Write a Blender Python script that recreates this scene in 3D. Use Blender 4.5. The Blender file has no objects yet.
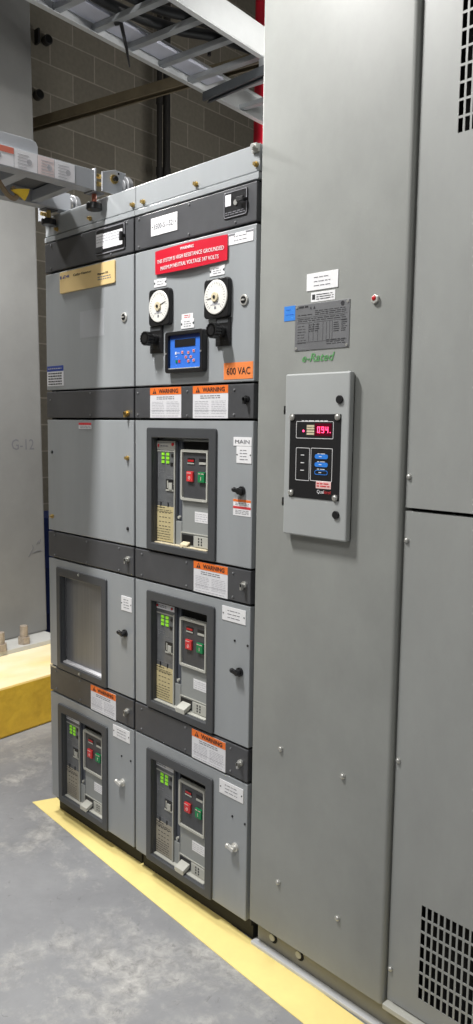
import bpy, bmesh, math, random
from mathutils import Vector, Matrix
random.seed(7)
SC = bpy.context.scene
COL = SC.collection

# ------------------------------------------------------------------ materials
def srgb(r, g, b):
    f = lambda c: (c/255/12.92) if c/255 <= .04045 else ((c/255+.055)/1.055)**2.4
    return (f(r), f(g), f(b), 1)

def mat(name, rgb, rough=.5, metal=0.0, var=.06, scale=6.0, emit=0.0, spec=.5, bump=0.0, stretch=(1, 1, 1), bscale=60):
    m = bpy.data.materials.new(name); m.use_nodes = True
    nt = m.node_tree; b = nt.nodes['Principled BSDF']
    c = srgb(*rgb)
    b.inputs['Roughness'].default_value = rough
    b.inputs['Metallic'].default_value = metal
    b.inputs['Specular IOR Level'].default_value = spec
    b.inputs['Base Color'].default_value = c
    if emit:
        b.inputs['Emission Color'].default_value = c
        b.inputs['Emission Strength'].default_value = emit
    if var or bump:
        tc = nt.nodes.new('ShaderNodeTexCoord')
        mp = nt.nodes.new('ShaderNodeMapping'); mp.inputs['Scale'].default_value = stretch
        nt.links.new(tc.outputs['Object'], mp.inputs['Vector'])
        if var:
            n = nt.nodes.new('ShaderNodeTexNoise'); n.inputs['Scale'].default_value = scale
            n.inputs['Detail'].default_value = 6; n.inputs['Roughness'].default_value = .65
            nt.links.new(mp.outputs['Vector'], n.inputs['Vector'])
            r = nt.nodes.new('ShaderNodeValToRGB')
            r.color_ramp.elements[0].position = .3; r.color_ramp.elements[1].position = .7
            r.color_ramp.elements[0].color = tuple(x*(1-var) for x in c[:3])+(1,)
            r.color_ramp.elements[1].color = tuple(min(1, x*(1+var)) for x in c[:3])+(1,)
            nt.links.new(n.outputs['Fac'], r.inputs['Fac'])
            nt.links.new(r.outputs['Color'], b.inputs['Base Color'])
        if bump:
            n2 = nt.nodes.new('ShaderNodeTexNoise'); n2.inputs['Scale'].default_value = bscale; n2.inputs['Detail'].default_value = 4
            nt.links.new(mp.outputs['Vector'], n2.inputs['Vector'])
            bp = nt.nodes.new('ShaderNodeBump'); bp.inputs['Strength'].default_value = bump; bp.inputs['Distance'].default_value = .01
            nt.links.new(n2.outputs['Fac'], bp.inputs['Height']); nt.links.new(bp.outputs['Normal'], b.inputs['Normal'])
    return m

def floor_mat():
    m = mat('floor_paint', (146, 147, 149), .55, var=0)
    nt = m.node_tree; b = nt.nodes['Principled BSDF']
    tc = nt.nodes.new('ShaderNodeTexCoord')
    def noise(s, d, dist=0.0):
        n = nt.nodes.new('ShaderNodeTexNoise'); n.inputs['Scale'].default_value = s; n.inputs['Detail'].default_value = d
        n.inputs['Distortion'].default_value = dist; n.inputs['Roughness'].default_value = .7
        nt.links.new(tc.outputs['Object'], n.inputs['Vector']); return n
    def ramp(n, p0, p1, c0, c1):
        r = nt.nodes.new('ShaderNodeValToRGB'); e = r.color_ramp.elements
        e[0].position, e[1].position = p0, p1; e[0].color = c0; e[1].color = c1
        nt.links.new(n.outputs['Fac'], r.inputs['Fac']); return r
    base = ramp(noise(2.6, 10, .2), .3, .7, srgb(126, 127, 130), srgb(147, 148, 150))
    wear = ramp(noise(3.2, 15, .25), .50, .66, (0, 0, 0, 1), (1, 1, 1, 1))
    # the scuffed zone lies in the aisle away from the gear
    sx = nt.nodes.new('ShaderNodeSeparateXYZ'); nt.links.new(tc.outputs['Object'], sx.inputs['Vector'])
    mr = nt.nodes.new('ShaderNodeMapRange'); mr.inputs['From Min'].default_value = -.12; mr.inputs['From Max'].default_value = -.5
    nt.links.new(sx.outputs['Y'], mr.inputs['Value'])
    mu = nt.nodes.new('ShaderNodeMath'); mu.operation = 'MULTIPLY'
    nt.links.new(wear.outputs['Color'], mu.inputs[0]); nt.links.new(mr.outputs['Result'], mu.inputs[1])
    mu2 = nt.nodes.new('ShaderNodeMath'); mu2.operation = 'MULTIPLY'; mu2.inputs[1].default_value = .85
    nt.links.new(mu.outputs[0], mu2.inputs[0])
    fine = ramp(noise(26, 12, .5), .35, .65, srgb(132, 131, 129), srgb(200, 198, 194))
    mx = nt.nodes.new('ShaderNodeMix'); mx.data_type = 'RGBA'
    nt.links.new(mu2.outputs[0], mx.inputs['Factor']); nt.links.new(base.outputs['Color'], mx.inputs[6]); nt.links.new(fine.outputs['Color'], mx.inputs[7])
    # small dark scratches
    scr = ramp(noise(24, 12, .7), .60, .68, (0, 0, 0, 1), (1, 1, 1, 1))
    mu3 = nt.nodes.new('ShaderNodeMath'); mu3.operation = 'MULTIPLY'
    nt.links.new(scr.outputs['Color'], mu3.inputs[0]); nt.links.new(mr.outputs['Result'], mu3.inputs[1])
    mu4 = nt.nodes.new('ShaderNodeMath'); mu4.operation = 'MULTIPLY'; mu4.inputs[1].default_value = .6
    nt.links.new(mu3.outputs[0], mu4.inputs[0])
    mx2 = nt.nodes.new('ShaderNodeMix'); mx2.data_type = 'RGBA'; mx2.inputs[7].default_value = srgb(108, 108, 110)
    nt.links.new(mu4.outputs[0], mx2.inputs['Factor']); nt.links.new(mx.outputs[2], mx2.inputs[6])
    nt.links.new(mx2.outputs[2], b.inputs['Base Color'])
    bp = nt.nodes.new('ShaderNodeBump'); bp.inputs['Strength'].default_value = .12; bp.inputs['Distance'].default_value = .01
    nt.links.new(noise(25, 6).outputs['Fac'], bp.inputs['Height']); nt.links.new(bp.outputs['Normal'], b.inputs['Normal'])
    return m

def plinth_mat():   # yellow paint; cream on the flat top is painted strong light plus dust
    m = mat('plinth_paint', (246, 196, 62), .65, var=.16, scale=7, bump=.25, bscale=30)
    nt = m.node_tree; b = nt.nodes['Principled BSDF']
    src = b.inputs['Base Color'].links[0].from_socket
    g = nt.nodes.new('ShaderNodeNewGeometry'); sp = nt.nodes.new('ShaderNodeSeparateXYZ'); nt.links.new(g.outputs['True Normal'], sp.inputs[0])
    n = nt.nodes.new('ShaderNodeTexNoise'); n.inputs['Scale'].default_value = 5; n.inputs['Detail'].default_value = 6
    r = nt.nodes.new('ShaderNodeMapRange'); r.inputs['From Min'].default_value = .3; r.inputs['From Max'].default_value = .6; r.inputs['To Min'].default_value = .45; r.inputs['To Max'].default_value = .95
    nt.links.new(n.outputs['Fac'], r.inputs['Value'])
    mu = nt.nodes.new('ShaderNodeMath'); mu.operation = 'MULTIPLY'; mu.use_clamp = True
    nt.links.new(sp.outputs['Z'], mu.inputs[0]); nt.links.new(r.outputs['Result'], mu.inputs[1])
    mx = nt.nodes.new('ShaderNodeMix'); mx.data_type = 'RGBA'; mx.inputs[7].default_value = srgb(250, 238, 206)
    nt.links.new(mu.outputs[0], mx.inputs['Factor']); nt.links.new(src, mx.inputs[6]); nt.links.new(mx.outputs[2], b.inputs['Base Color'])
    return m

def block_mat():
    m = mat('block_wall', (170, 164, 150), .85, var=0)
    nt = m.node_tree; b = nt.nodes['Principled BSDF']
    tc = nt.nodes.new('ShaderNodeTexCoord'); mp = nt.nodes.new('ShaderNodeMapping')
    sp = nt.nodes.new('ShaderNodeSeparateXYZ'); cb = nt.nodes.new('ShaderNodeCombineXYZ')
    nt.links.new(tc.outputs['Object'], sp.inputs[0])
    nt.links.new(sp.outputs['Y'], cb.inputs['X']); nt.links.new(sp.outputs['Z'], cb.inputs['Y'])
    mp.inputs['Location'].default_value = (-.18, -.145, 0)
    nt.links.new(cb.outputs[0], mp.inputs['Vector'])
    br = nt.nodes.new('ShaderNodeTexBrick'); br.inputs['Scale'].default_value = 1
    br.inputs['Brick Width'].default_value = .406; br.inputs['Row Height'].default_value = .200
    br.inputs['Mortar Size'].default_value = .006; br.inputs['Mortar Smooth'].default_value = .3
    br.inputs['Color1'].default_value = srgb(150, 144, 130); br.inputs['Color2'].default_value = srgb(138, 132, 119)
    br.inputs['Mortar'].default_value = srgb(180, 172, 158)
    nt.links.new(mp.outputs[0], br.inputs['Vector'])
    n = nt.nodes.new('ShaderNodeTexNoise'); n.inputs['Scale'].default_value = 30; n.inputs['Detail'].default_value = 8
    nt.links.new(tc.outputs['Object'], n.inputs['Vector'])
    mx = nt.nodes.new('ShaderNodeMix'); mx.data_type = 'RGBA'; mx.blend_type = 'MULTIPLY'; mx.inputs['Factor'].default_value = .35
    nt.links.new(br.outputs['Color'], mx.inputs[6]); nt.links.new(n.outputs['Fac'], mx.inputs[7])
    nt.links.new(mx.outputs[2], b.inputs['Base Color'])
    bp = nt.nodes.new('ShaderNodeBump'); bp.inputs['Strength'].default_value = .4; bp.inputs['Distance'].default_value = .01
    nt.links.new(br.outputs['Fac'], bp.inputs['Height']); bp.invert = True
    nt.links.new(bp.outputs['Normal'], b.inputs['Normal'])
    return m

M = dict(
    gear=mat('gear_paint', (154, 158, 161), .38, var=.05, scale=3, stretch=(3, 1, .6)),
    gear_dark=mat('charcoal_panel', (76, 77, 80), .42, var=.14, scale=9),
    bezel=mat('charcoal_bezel', (72, 74, 77), .45, var=.08),
    inside=mat('cell_interior', (30, 30, 31), .7, var=.1),
    steel=mat('brushed_sheet', (142, 143, 146), .42, .5, var=.12, scale=14, stretch=(8, 1, .25)),
    trafo=mat('transformer_paint', (146, 148, 145), .42, var=.085, scale=5, stretch=(1.2, 1, .8)),
    trafo2=mat('louvred_panel_paint', (152, 154, 152), .42, var=.07, scale=5, stretch=(1.5, 1, .7)),
    base=mat('base_channel_paint', (140, 139, 132), .6, var=.1),
    angle=mat('base_angle_paint', (206, 208, 212), .55, var=.08),
    box=mat('controller_box_paint', (166, 169, 169), .4, var=.03),
    white=mat('white_plastic', (236, 236, 238), .5, var=.02),
    paper=mat('white_paper', (224, 224, 228), .6, var=.03),
    ink=mat('grey_print', (120, 120, 126), .7, var=0),
    ink_light=mat('pale_print', (178, 178, 184), .7, var=0),
    ink_dark=mat('dark_print', (38, 38, 42), .7, var=0),
    orange=mat('orange_header', (240, 120, 48), .5, var=.04),
    orange2=mat('orange_voltage', (240, 138, 76), .5, var=.04),
    red=mat('red_sign', (206, 28, 52), .4, var=.03),
    redp=mat('red_print', (206, 60, 66), .6, var=0),
    pink=mat('pink_label', (236, 196, 192), .6, var=.03),
    gold=mat('gold_plate', (232, 204, 146), .4, .1, var=.04),
    blue=mat('blue_print', (46, 70, 150), .5, var=0),
    bluetag=mat('blue_label', (54, 128, 214), .5, var=.06),
    bluekey=mat('blue_relay_face', (58, 118, 220), .45, var=.02),
    bluebtn=mat('blue_button', (50, 130, 226), .4, var=0),
    navy=mat('navy_blue_plastic', (34, 54, 116), .5, var=.05),
    black=mat('black_plastic', (30, 30, 32), .35, var=.08),
    black2=mat('black_faceplate', (22, 22, 25), .5, var=.08),
    blackgap=mat('black_void', (8, 8, 8), .9, var=0),
    dial=mat('dial_white', (232, 231, 226), .35, var=.02),
    ivory=mat('ivory_plastic', (212, 200, 170), .5, var=.04),
    brk=mat('breaker_grey', (150, 153, 152), .5, var=.05),
    brk_light=mat('breaker_trim', (186, 186, 178), .5, var=.05),
    brk_pan=mat('breaker_dark_panel', (74, 75, 78), .4, var=.12, scale=12),
    trip=mat('trip_cover', (104, 106, 108), .25, var=.22, scale=18),
    pinkish=mat('pinkish_paper', (222, 208, 208), .6, var=.04), redfade=mat('faded_red', (206, 116, 98), .6, var=.05),
    tan=mat('tan_paper', (200, 186, 142), .6, var=.06),
    tangrey=mat('grey_tan_paper', (158, 152, 138), .5, var=.06),
    channel=mat('slot_channel', (84, 88, 96), .4, var=.08),
    redbtn=mat('red_button', (212, 58, 62), .4, var=.03),
    greenbtn=mat('green_button', (28, 132, 78), .4, var=.03),
    led=mat('green_led', (140, 214, 50), .4, var=0, emit=.25),
    digit=mat('red_digits', (255, 70, 120), .4, var=0, emit=3.0),
    digitbg=mat('red_display_window', (84, 6, 30), .2, var=0),
    redlamp=mat('red_indicator', (190, 30, 36), .3, var=0),
    chrome=mat('chrome', (214, 213, 208), .28, .45, var=.04),
    brass=mat('brass', (204, 176, 112), .3, .85, var=.06),
    screw=mat('zinc_screw', (200, 200, 196), .35, .7, var=.04),
    dark_metal=mat('dark_metal', (52, 52, 54), .4, .6, var=.1),
    greent=mat('green_print', (92, 150, 94), .5, var=0),
    plate=mat('metal_nameplate', (128, 129, 132), .4, .35, var=.08, scale=14),
    galv=mat('galvanized', (154, 157, 160), .42, .35, var=.12, scale=12),
    alu=mat('aluminium', (196, 198, 198), .35, .35, var=.06),
    hoistp=mat('hoist_grey', (160, 163, 168), .4, var=.06),
    hoistd=mat('hoist_dark_plate', (92, 93, 95), .5, var=.1),
    cable=mat('black_cable', (26, 27, 28), .45, var=.2, scale=30),
    lilac=mat('pale_grey_sheet', (178, 180, 192), .5, var=.03),
    brown=mat('brown_steel', (104, 94, 74), .6, var=.2, scale=8),
    strut=mat('dark_strut', (84, 88, 92), .5, .3, var=.12),
    redpipe=mat('red_pipe', (188, 22, 44), .4, var=.05),
    conduit=mat('dark_conduit', (58, 56, 54), .5, .3, var=.1),
    column=mat('column_paint', (142, 142, 140), .6, var=.10, scale=2.5, bump=.05, bscale=12),
    anchor=mat('rusty_anchor', (168, 156, 142), .6, .2, var=.25, scale=40),
    baseplate=mat('column_base_paint', (196, 196, 192), .6, var=.08, bump=.1),
    yellowp=mat('plinth_yellow', (226, 176, 52), .65, var=.16, scale=7, bump=.25, bscale=30),
    yellow=mat('floor_stripe_yellow', (252, 230, 150), .6, var=.05, scale=9),
    yellowtag=mat('yellow_tag', (226, 190, 50), .5, var=.1),
    strap=mat('brown_strap', (122, 106, 82), .6, var=.2),
    wallp=mat('plain_wall', (150, 150, 146), .8, var=.05),
    ceil=mat('ceiling_paint', (150, 150, 150), .9, var=.05),
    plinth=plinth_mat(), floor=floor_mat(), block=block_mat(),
    copper=mat('copper_bolt', (176, 104, 84), .4, .6, var=.1),
)

# ------------------------------------------------------------------ mesh helpers (world coordinates)
def box(bm, x0, x1, y0, y1, z0, z1):
    v = [bm.verts.new((x, y, z)) for x in (x0, x1) for y in (y0, y1) for z in (z0, z1)]
    for f in ((0, 1, 3, 2), (4, 6, 7, 5), (0, 4, 5, 1), (2, 3, 7, 6), (0, 2, 6, 4), (1, 5, 7, 3)):
        bm.faces.new([v[i] for i in f])

def hexa(bm, p):          # 8 points: bottom ring 0-3, top ring 4-7
    v = [bm.verts.new(q) for q in p]
    for f in ((3, 2, 1, 0), (4, 5, 6, 7), (0, 1, 5, 4), (1, 2, 6, 5), (2, 3, 7, 6), (3, 0, 4, 7)):
        bm.faces.new([v[i] for i in f])

def cyl(bm, c, axis, r, h, seg=20, r2=None):
    a = {'x': Vector((1, 0, 0)), 'y': Vector((0, 1, 0)), 'z': Vector((0, 0, 1))}.get(axis, axis)
    a = Vector(a).normalized()
    q = Vector((0, 0, 1)).rotation_difference(a).to_matrix().to_4x4()
    bmesh.ops.create_cone(bm, cap_ends=True, segments=seg, radius1=r, radius2=r if r2 is None else r2, depth=h,
                          matrix=Matrix.Translation(Vector(c)) @ q)

def ball(bm, c, r, sy=1.0):
    bmesh.ops.create_uvsphere(bm, u_segments=14, v_segments=8, radius=r,
                              matrix=Matrix.Translation(Vector(c)) @ Matrix.Diagonal((1, sy, 1, 1)))

def prism(bm, pts, y0, y1):   # polygon in x,z extruded along y
    a = [bm.verts.new((x, y0, z)) for x, z in pts]; b = [bm.verts.new((x, y1, z)) for x, z in pts]
    n = len(pts)
    bm.faces.new(a); bm.faces.new(list(reversed(b)))
    for i in range(n):
        j = (i+1) % n
        bm.faces.new([a[j], a[i], b[i], b[j]])

def prism_x(bm, pts, x0, x1):   # polygon in y,z extruded along x
    a = [bm.verts.new((x0, y, z)) for y, z in pts]; b = [bm.verts.new((x1, y, z)) for y, z in pts]
    n = len(pts)
    bm.faces.new(a); bm.faces.new(list(reversed(b)))
    for i in range(n):
        j = (i+1) % n
        bm.faces.new([a[j], a[i], b[i], b[j]])

def rrect(x0, x1, z0, z1, r, n=4, corners=(1, 1, 1, 1)):
    out = []
    for k, (cx, cz, a0) in enumerate(((x1-r, z1-r, 0), (x0+r, z1-r, 90), (x0+r, z0+r, 180), (x1-r, z0+r, 270))):
        if not corners[k]:
            out.append(((x1, z1), (x0, z1), (x0, z0), (x1, z0))[k]); continue
        for i in range(n+1):
            a = math.radians(a0+90*i/n); out.append((cx+r*math.cos(a), cz+r*math.sin(a)))
    return out

def ring(bm, outer, inner, y0, y1):   # two matching outlines (same count) in x,z
    n = len(outer)
    P = [[bm.verts.new((x, y, z)) for x, z in o] for o, y in ((outer, y0), (inner, y0), (outer, y1), (inner, y1))]
    for i in range(n):
        j = (i+1) % n
        bm.faces.new([P[0][i], P[0][j], P[1][j], P[1][i]]); bm.faces.new([P[2][j], P[2][i], P[3][i], P[3][j]])
        bm.faces.new([P[0][j], P[0][i], P[2][i], P[2][j]]); bm.faces.new([P[1][i], P[1][j], P[3][j], P[3][i]])

def rect(x0, x1, z0, z1): return [(x1, z1), (x0, z1), (x0, z0), (x1, z0)]

def door_with_hole(bm, x0, x1, z0, z1, hx0, hx1, hz0, hz1, y0, y1):
    ring(bm, rect(x0, x1, z0, z1), rect(hx0, hx1, hz0, hz1), y0, y1)

def tube(bm, pts, r, seg=8):
    pts = [Vector(p) for p in pts]; rings = []
    for i, p in enumerate(pts):
        t = (pts[min(i+1, len(pts)-1)]-pts[max(i-1, 0)]).normalized()
        u = t.cross(Vector((0, 0, 1)))
        if u.length < .05: u = t.cross(Vector((1, 0, 0)))
        u.normalize(); w = t.cross(u)
        rr = r[i] if isinstance(r, (list, tuple)) else r
        rings.append([bm.verts.new(p+rr*(math.cos(2*math.pi*k/seg)*u+math.sin(2*math.pi*k/seg)*w)) for k in range(seg)])
    for a, b in zip(rings, rings[1:]):
        for k in range(seg):
            bm.faces.new([a[k], a[(k+1) % seg], b[(k+1) % seg], b[k]])
    bm.faces.new(rings[0]); bm.faces.new(list(reversed(rings[-1])))

def smooth_path(pts, n=6):
    P = [Vector(p) for p in pts]; out = []
    for i in range(len(P)-1):
        p0, p1, p2, p3 = P[max(i-1, 0)], P[i], P[i+1], P[min(i+2, len(P)-1)]
        for k in range(n):
            t = k/n
            out.append(.5*((2*p1)+(p2-p0)*t+(2*p0-5*p1+4*p2-p3)*t*t+(3*p1-p0-3*p2+p3)*t**3))
    return out+[P[-1]]

TMP = []
def text(bm, s, x, z, y, h, w=None, shear=0.0, align='CENTER', bold=0.0, depth=.0003):
    """letters facing -y, baseline-centred at z, cap height h; w squeezes them to that width"""
    cu = bpy.data.curves.new('t', 'FONT'); cu.body = s; cu.align_x = 'CENTER'; cu.shear = shear
    cu.size = 1; cu.extrude = depth/(h/.7) ; cu.offset = bold
    cu.resolution_u = 2
    o = bpy.data.objects.new('t', cu); COL.objects.link(o)
    dg = bpy.context.evaluated_depsgraph_get()
    me = bpy.data.meshes.new_from_object(o.evaluated_get(dg))
    bpy.data.objects.remove(o); bpy.data.curves.remove(cu)
    xs = [v.co.x for v in me.vertices]
    if not xs: return
    k = h/.7; kx = k if w is None else w/(max(xs)-min(xs))
    mid = (max(xs)+min(xs))/2
    t = bmesh.new(); t.from_mesh(me); bpy.data.meshes.remove(me)
    for v in t.verts: v.co = Vector((x+(v.co.x-mid)*kx, y-.0006-v.co.z*k, z-h/2+v.co.y*k))
    m2 = bpy.data.meshes.new('t'); t.to_mesh(m2); t.free(); bm.from_mesh(m2); bpy.data.meshes.remove(m2)

def lines(bm, x0, x1, z0, z1, n, y, th=.0016, seed=0):   # rows of fine print too small to read
    rr = random.Random(seed)
    for i in range(n):
        z = z1-(i+.5)*(z1-z0)/n
        x = x0
        while x < x1-.004:
            L = rr.uniform(.006, .02); e = min(x+L, x1)
            box(bm, x, e, y-.0006, y, z-th/2, z+th/2); x = e+.0035

def new(): return bmesh.new()

def obj(name, bm, m, parent=None, bevel=0.0, smooth=False, label=None):
    org = Vector(parent['_o']) if parent is not None else Vector((0, 0, 0))
    bmesh.ops.recalc_face_normals(bm, faces=bm.faces)
    if parent is None:
        xs = [v.co for v in bm.verts]
        org = Vector(((min(v.x for v in xs)+max(v.x for v in xs))/2, (min(v.y for v in xs)+max(v.y for v in xs))/2, min(v.z for v in xs)))
    for v in bm.verts: v.co -= org
    me = bpy.data.meshes.new(name); bm.to_mesh(me); bm.free(); me.materials.append(m)
    if smooth:
        for p in me.polygons: p.use_smooth = True
        me.set_sharp_from_angle(angle=math.radians(40))
    o = bpy.data.objects.new(name, me); COL.objects.link(o)
    if parent is not None: o.parent = parent; o['_o'] = list(org)
    else: o.location = org; o['_o'] = list(org)
    if bevel:
        b = o.modifiers.new('bevel', 'BEVEL'); b.width = bevel; b.segments = 2; b.limit_method = 'ANGLE'; b.angle_limit = math.radians(50)
    if label: o['label'] = label
    return o

def each(name, items, fn, m, parent, bevel=0.0, smooth=False):
    for it in items:
        bm = new(); fn(bm, *it); obj(name, bm, m, parent, bevel, smooth)

def tag(o, label, cat, group=None):
    o['label'] = label; o['category'] = cat
    if group: o['group'] = group
    return o

def thing(name, label, cat, loc, group=None):
    o = bpy.data.objects.new(name, None); o.empty_display_size = .1; COL.objects.link(o)
    o.location = loc; o['_o'] = list(loc)
    return tag(o, label, cat, group)

def structure(name, bm, m):
    o = obj(name, bm, m); o['kind'] = 'structure'; return o

def simple(name, m, parent, fn, bevel=0.0, smooth=False, label=None):
    bm = new(); fn(bm); return obj(name, bm, m, parent, bevel, smooth, label)

# ------------------------------------------------------------------ the room
TH = math.radians(7)       # the building's grid is turned a little against the gear line
def rot(x, y, c, th=TH):   # local (x across, y along the building) about point c
    return (c[0]+x*math.cos(th)-y*math.sin(th), c[1]+x*math.sin(th)+y*math.cos(th))

bm = new(); box(bm, -4.2, 6.0, -5.0, 6.5, -.12, 0); structure('floor', bm, M['floor'])
bm = new(); box(bm, -4.2, 6.0, -5.0, 6.5, 5.6, 5.7); structure('ceiling', bm, M['ceil'])
bm = new(); box(bm, -.15, 0, -7.0, 8.0, 0, 5.6)
w = structure('wall_left', bm, M['block'])
w.location = (0, 0, 0); w.rotation_euler = (0, 0, math.radians(5))
off = Vector((-.075, .5, 0)); n5 = math.radians(5)
for v in w.data.vertices: v.co += off
w.location = (-2.59+math.sin(n5)*1.2-.0, 1.2-math.cos(n5)*1.2, 0)
bm = new(); box(bm, -4.2, 6.0, 6.5, 6.65, 0, 5.6); structure('wall_back', bm, M['wallp'])
bm = new(); box(bm, -4.2, 6.0, -5.15, -5.0, 0, 5.6); structure('wall_front', bm, M['wallp'])
bm = new(); box(bm, 6.0, 6.15, -5.0, 6.5, 0, 5.6); structure('wall_right', bm, M['wallp'])

# painted safety stripe
bm = new()
pts = [(-.115, -.022), (.496, -.060), (.826, -.078), (1.236, -.100), (1.44, -.109), (2.5, -.165),
       (2.5, -.03), (1.551, .006), (1.426, .011), (1.108, .028), (.375, .066), (-.075, .088)]
a = [bm.verts.new((x, y, .0025)) for x, y in pts]; b = [bm.verts.new((x, y, .0)) for x, y in pts]
bm.faces.new(a); bm.faces.new(list(reversed(b)))
for i in range(len(pts)):
    j = (i+1) % len(pts); bm.faces.new([a[j], a[i], b[i], b[j]])
tag(obj('floor_stripe', bm, M['yellow']), 'pale yellow painted safety stripe along the foot of the switchgear', 'floor marking')

BY = -.001
# ------------------------------------------------------------------ small hardware
def screw_head(bm, x, z, y=0.0, r=.006, d=.004):
    cyl(bm, (x, y-d/2, z), 'y', r, d, 12, None)
    ball(bm, (x, y-d, z), r*.8, .5)

def wing_latch(parent, x, z, m, y=0.0, name='latch', tilt=-12):
    bm = new()
    cyl(bm, (x, y-.003, z), 'y', .0135, .006, 18)
    cyl(bm, (x, y-.011, z), 'y', .0095, .014, 14)
    a = math.radians(tilt)
    c, s = math.cos(a), math.sin(a)
    pts = rrect(-.020, .010, -.005, .005, .0048)
    prism(bm, [(x+px*c-pz*s, z+px*s+pz*c) for px, pz in pts], y-.022, y-.012)
    ball(bm, (x-.018*c, y-.017, z-.018*s), .0075)
    return obj(name, bm, m, parent, smooth=True)

def pin_latch(parent, x, z, m=None, y=0.0, name='latch'):
    bm = new()
    cyl(bm, (x, y-.003, z), 'y', .010, .006, 14)
    cyl(bm, (x, y-.010, z), 'y', .0055, .014, 12)
    box(bm, x-.0035, x+.0035, y-.017, y-.008, z-.014, z+.004)
    return obj(name, bm, m or M['dark_metal'], parent, smooth=True)

def disc_lock(parent, x, z, y=0.0):
    bm = new(); cyl(bm, (x, y-.0025, z), 'y', .0155, .005, 22); 
    o = obj('lock', bm, M['chrome'], parent, .0015, True)
    bm = new(); cyl(bm, (x, y-.0055, z), 'y', .010, .002, 18)
    obj('lock_core', bm, M['dark_metal'], o)
    bm = new(); box(bm, x-.007, x+.007, y-.0085, y-.0063, z-.002, z+.002); obj('slot', bm, M['chrome'], o)
    return o

def brass_bolt(bm, x, z, y=0.0):
    cyl(bm, (x, y-.003, z), 'y', .0075, .006, 12); cyl(bm, (x, y-.009, z), 'y', .0055, .008, 6)

def warning_label(parent, x0, x1, z0, z1, y, seed=1, rules=False):
    bm = new(); box(bm, x0, x1, y-.0012, y, z0, z1)
    o = obj('warning_label', bm, M['paper'], parent)
    hz = z1-(z1-z0)*.24
    bm = new(); box(bm, x0, x1, y-.0018, y-.0012, hz, z1); obj('header', bm, M['orange'], o)
    bm = new()
    h = (z1-hz)
    text(bm, 'WARNING', x0+(x1-x0)*.60, hz+h*.5, y-.0019, h*.55, (x1-x0)*.62, bold=.012)
    cx = x0+(x1-x0)*.15
    prism(bm, [(cx-h*.42, hz+h*.15), (cx+h*.42, hz+h*.15), (cx, hz+h*.86)], y-.0022, y-.0018)
    obj('header_lettering', bm, M['ink_dark'], o)
    bm = new(); box(bm, cx-.0016, cx+.0016, y-.0026, y-.0022, hz+h*.36, hz+h*.64); box(bm, cx-.0016, cx+.0016, y-.0026, y-.0022, hz+h*.22, hz+h*.3)
    obj('warning_symbol', bm, M['orange'], o)
    bm = new(); W = x1-x0
    lines(bm, x0+W*.22, x1-W*.22, hz-.016, hz-.004, 2, y-.0012, .0022, seed)
    obj('heading_print', bm, M['ink'], o)
    bm = new()
    lines(bm, x0+W*.06, x0+W*.46, z0+.012, hz-.02, 8, y-.0012, .0011, seed+1)
    lines(bm, x0+W*.54, x1-W*.06, z0+.012, hz-.02, 8, y-.0012, .0011, seed+2)
    box(bm, x0+W*.03, x1-W*.03, y-.0015, y-.0012, z0+.022, z0+.0232)
    lines(bm, x0+W*.06, x1-W*.1, z0+.003, z0+.009, 1, y-.0012, .0013, seed+3)
    obj('fine_print', bm, M['ink_light'], o)
    return o

def tag_plate(parent, x0, x1, z0, z1, y, rows=3, name='circuit_tag', pins=True, seed=5, m=None, ink=None, th=.0018, title=None, notch=False):
    bm = new()
    if notch:
        c = .006; zc = (z0+z1)/2
        prism(bm, [(x1, z1), (x0, z1), (x0, zc+c*.8), (x0+c, zc+c*.4), (x0+c, zc-c*.4), (x0, zc-c*.8), (x0, z0), (x1, z0), (x1, zc-c*.8), (x1-c, zc-c*.4), (x1-c, zc+c*.4), (x1, zc+c*.8)], y-th, y)
    else: box(bm, x0, x1, y-th, y, z0, z1)
    o = obj(name, bm, m or M['white'], parent, .0006)
    bm = new(); W = x1-x0; H = z1-z0
    if title:
        text(bm, title, (x0+x1)/2, (z0+z1)/2, y-th-.0001, min(H*.42, .016), W*.78)
    else:
        lines(bm, x0+W*.24, x1-W*.24, z0+H*.14, z1-H*.14, rows, y-th, .0018, seed)
    obj('lettering', bm, ink or M['ink'], o)
    if pins:
        each('rivet', ((x0+W*.06,), (x1-W*.06,)), lambda bm, x: cyl(bm, (x, y-th-.0005, (z0+z1)/2), 'y', .0022, .001, 10), M['dark_metal'], o)
    return o

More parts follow.
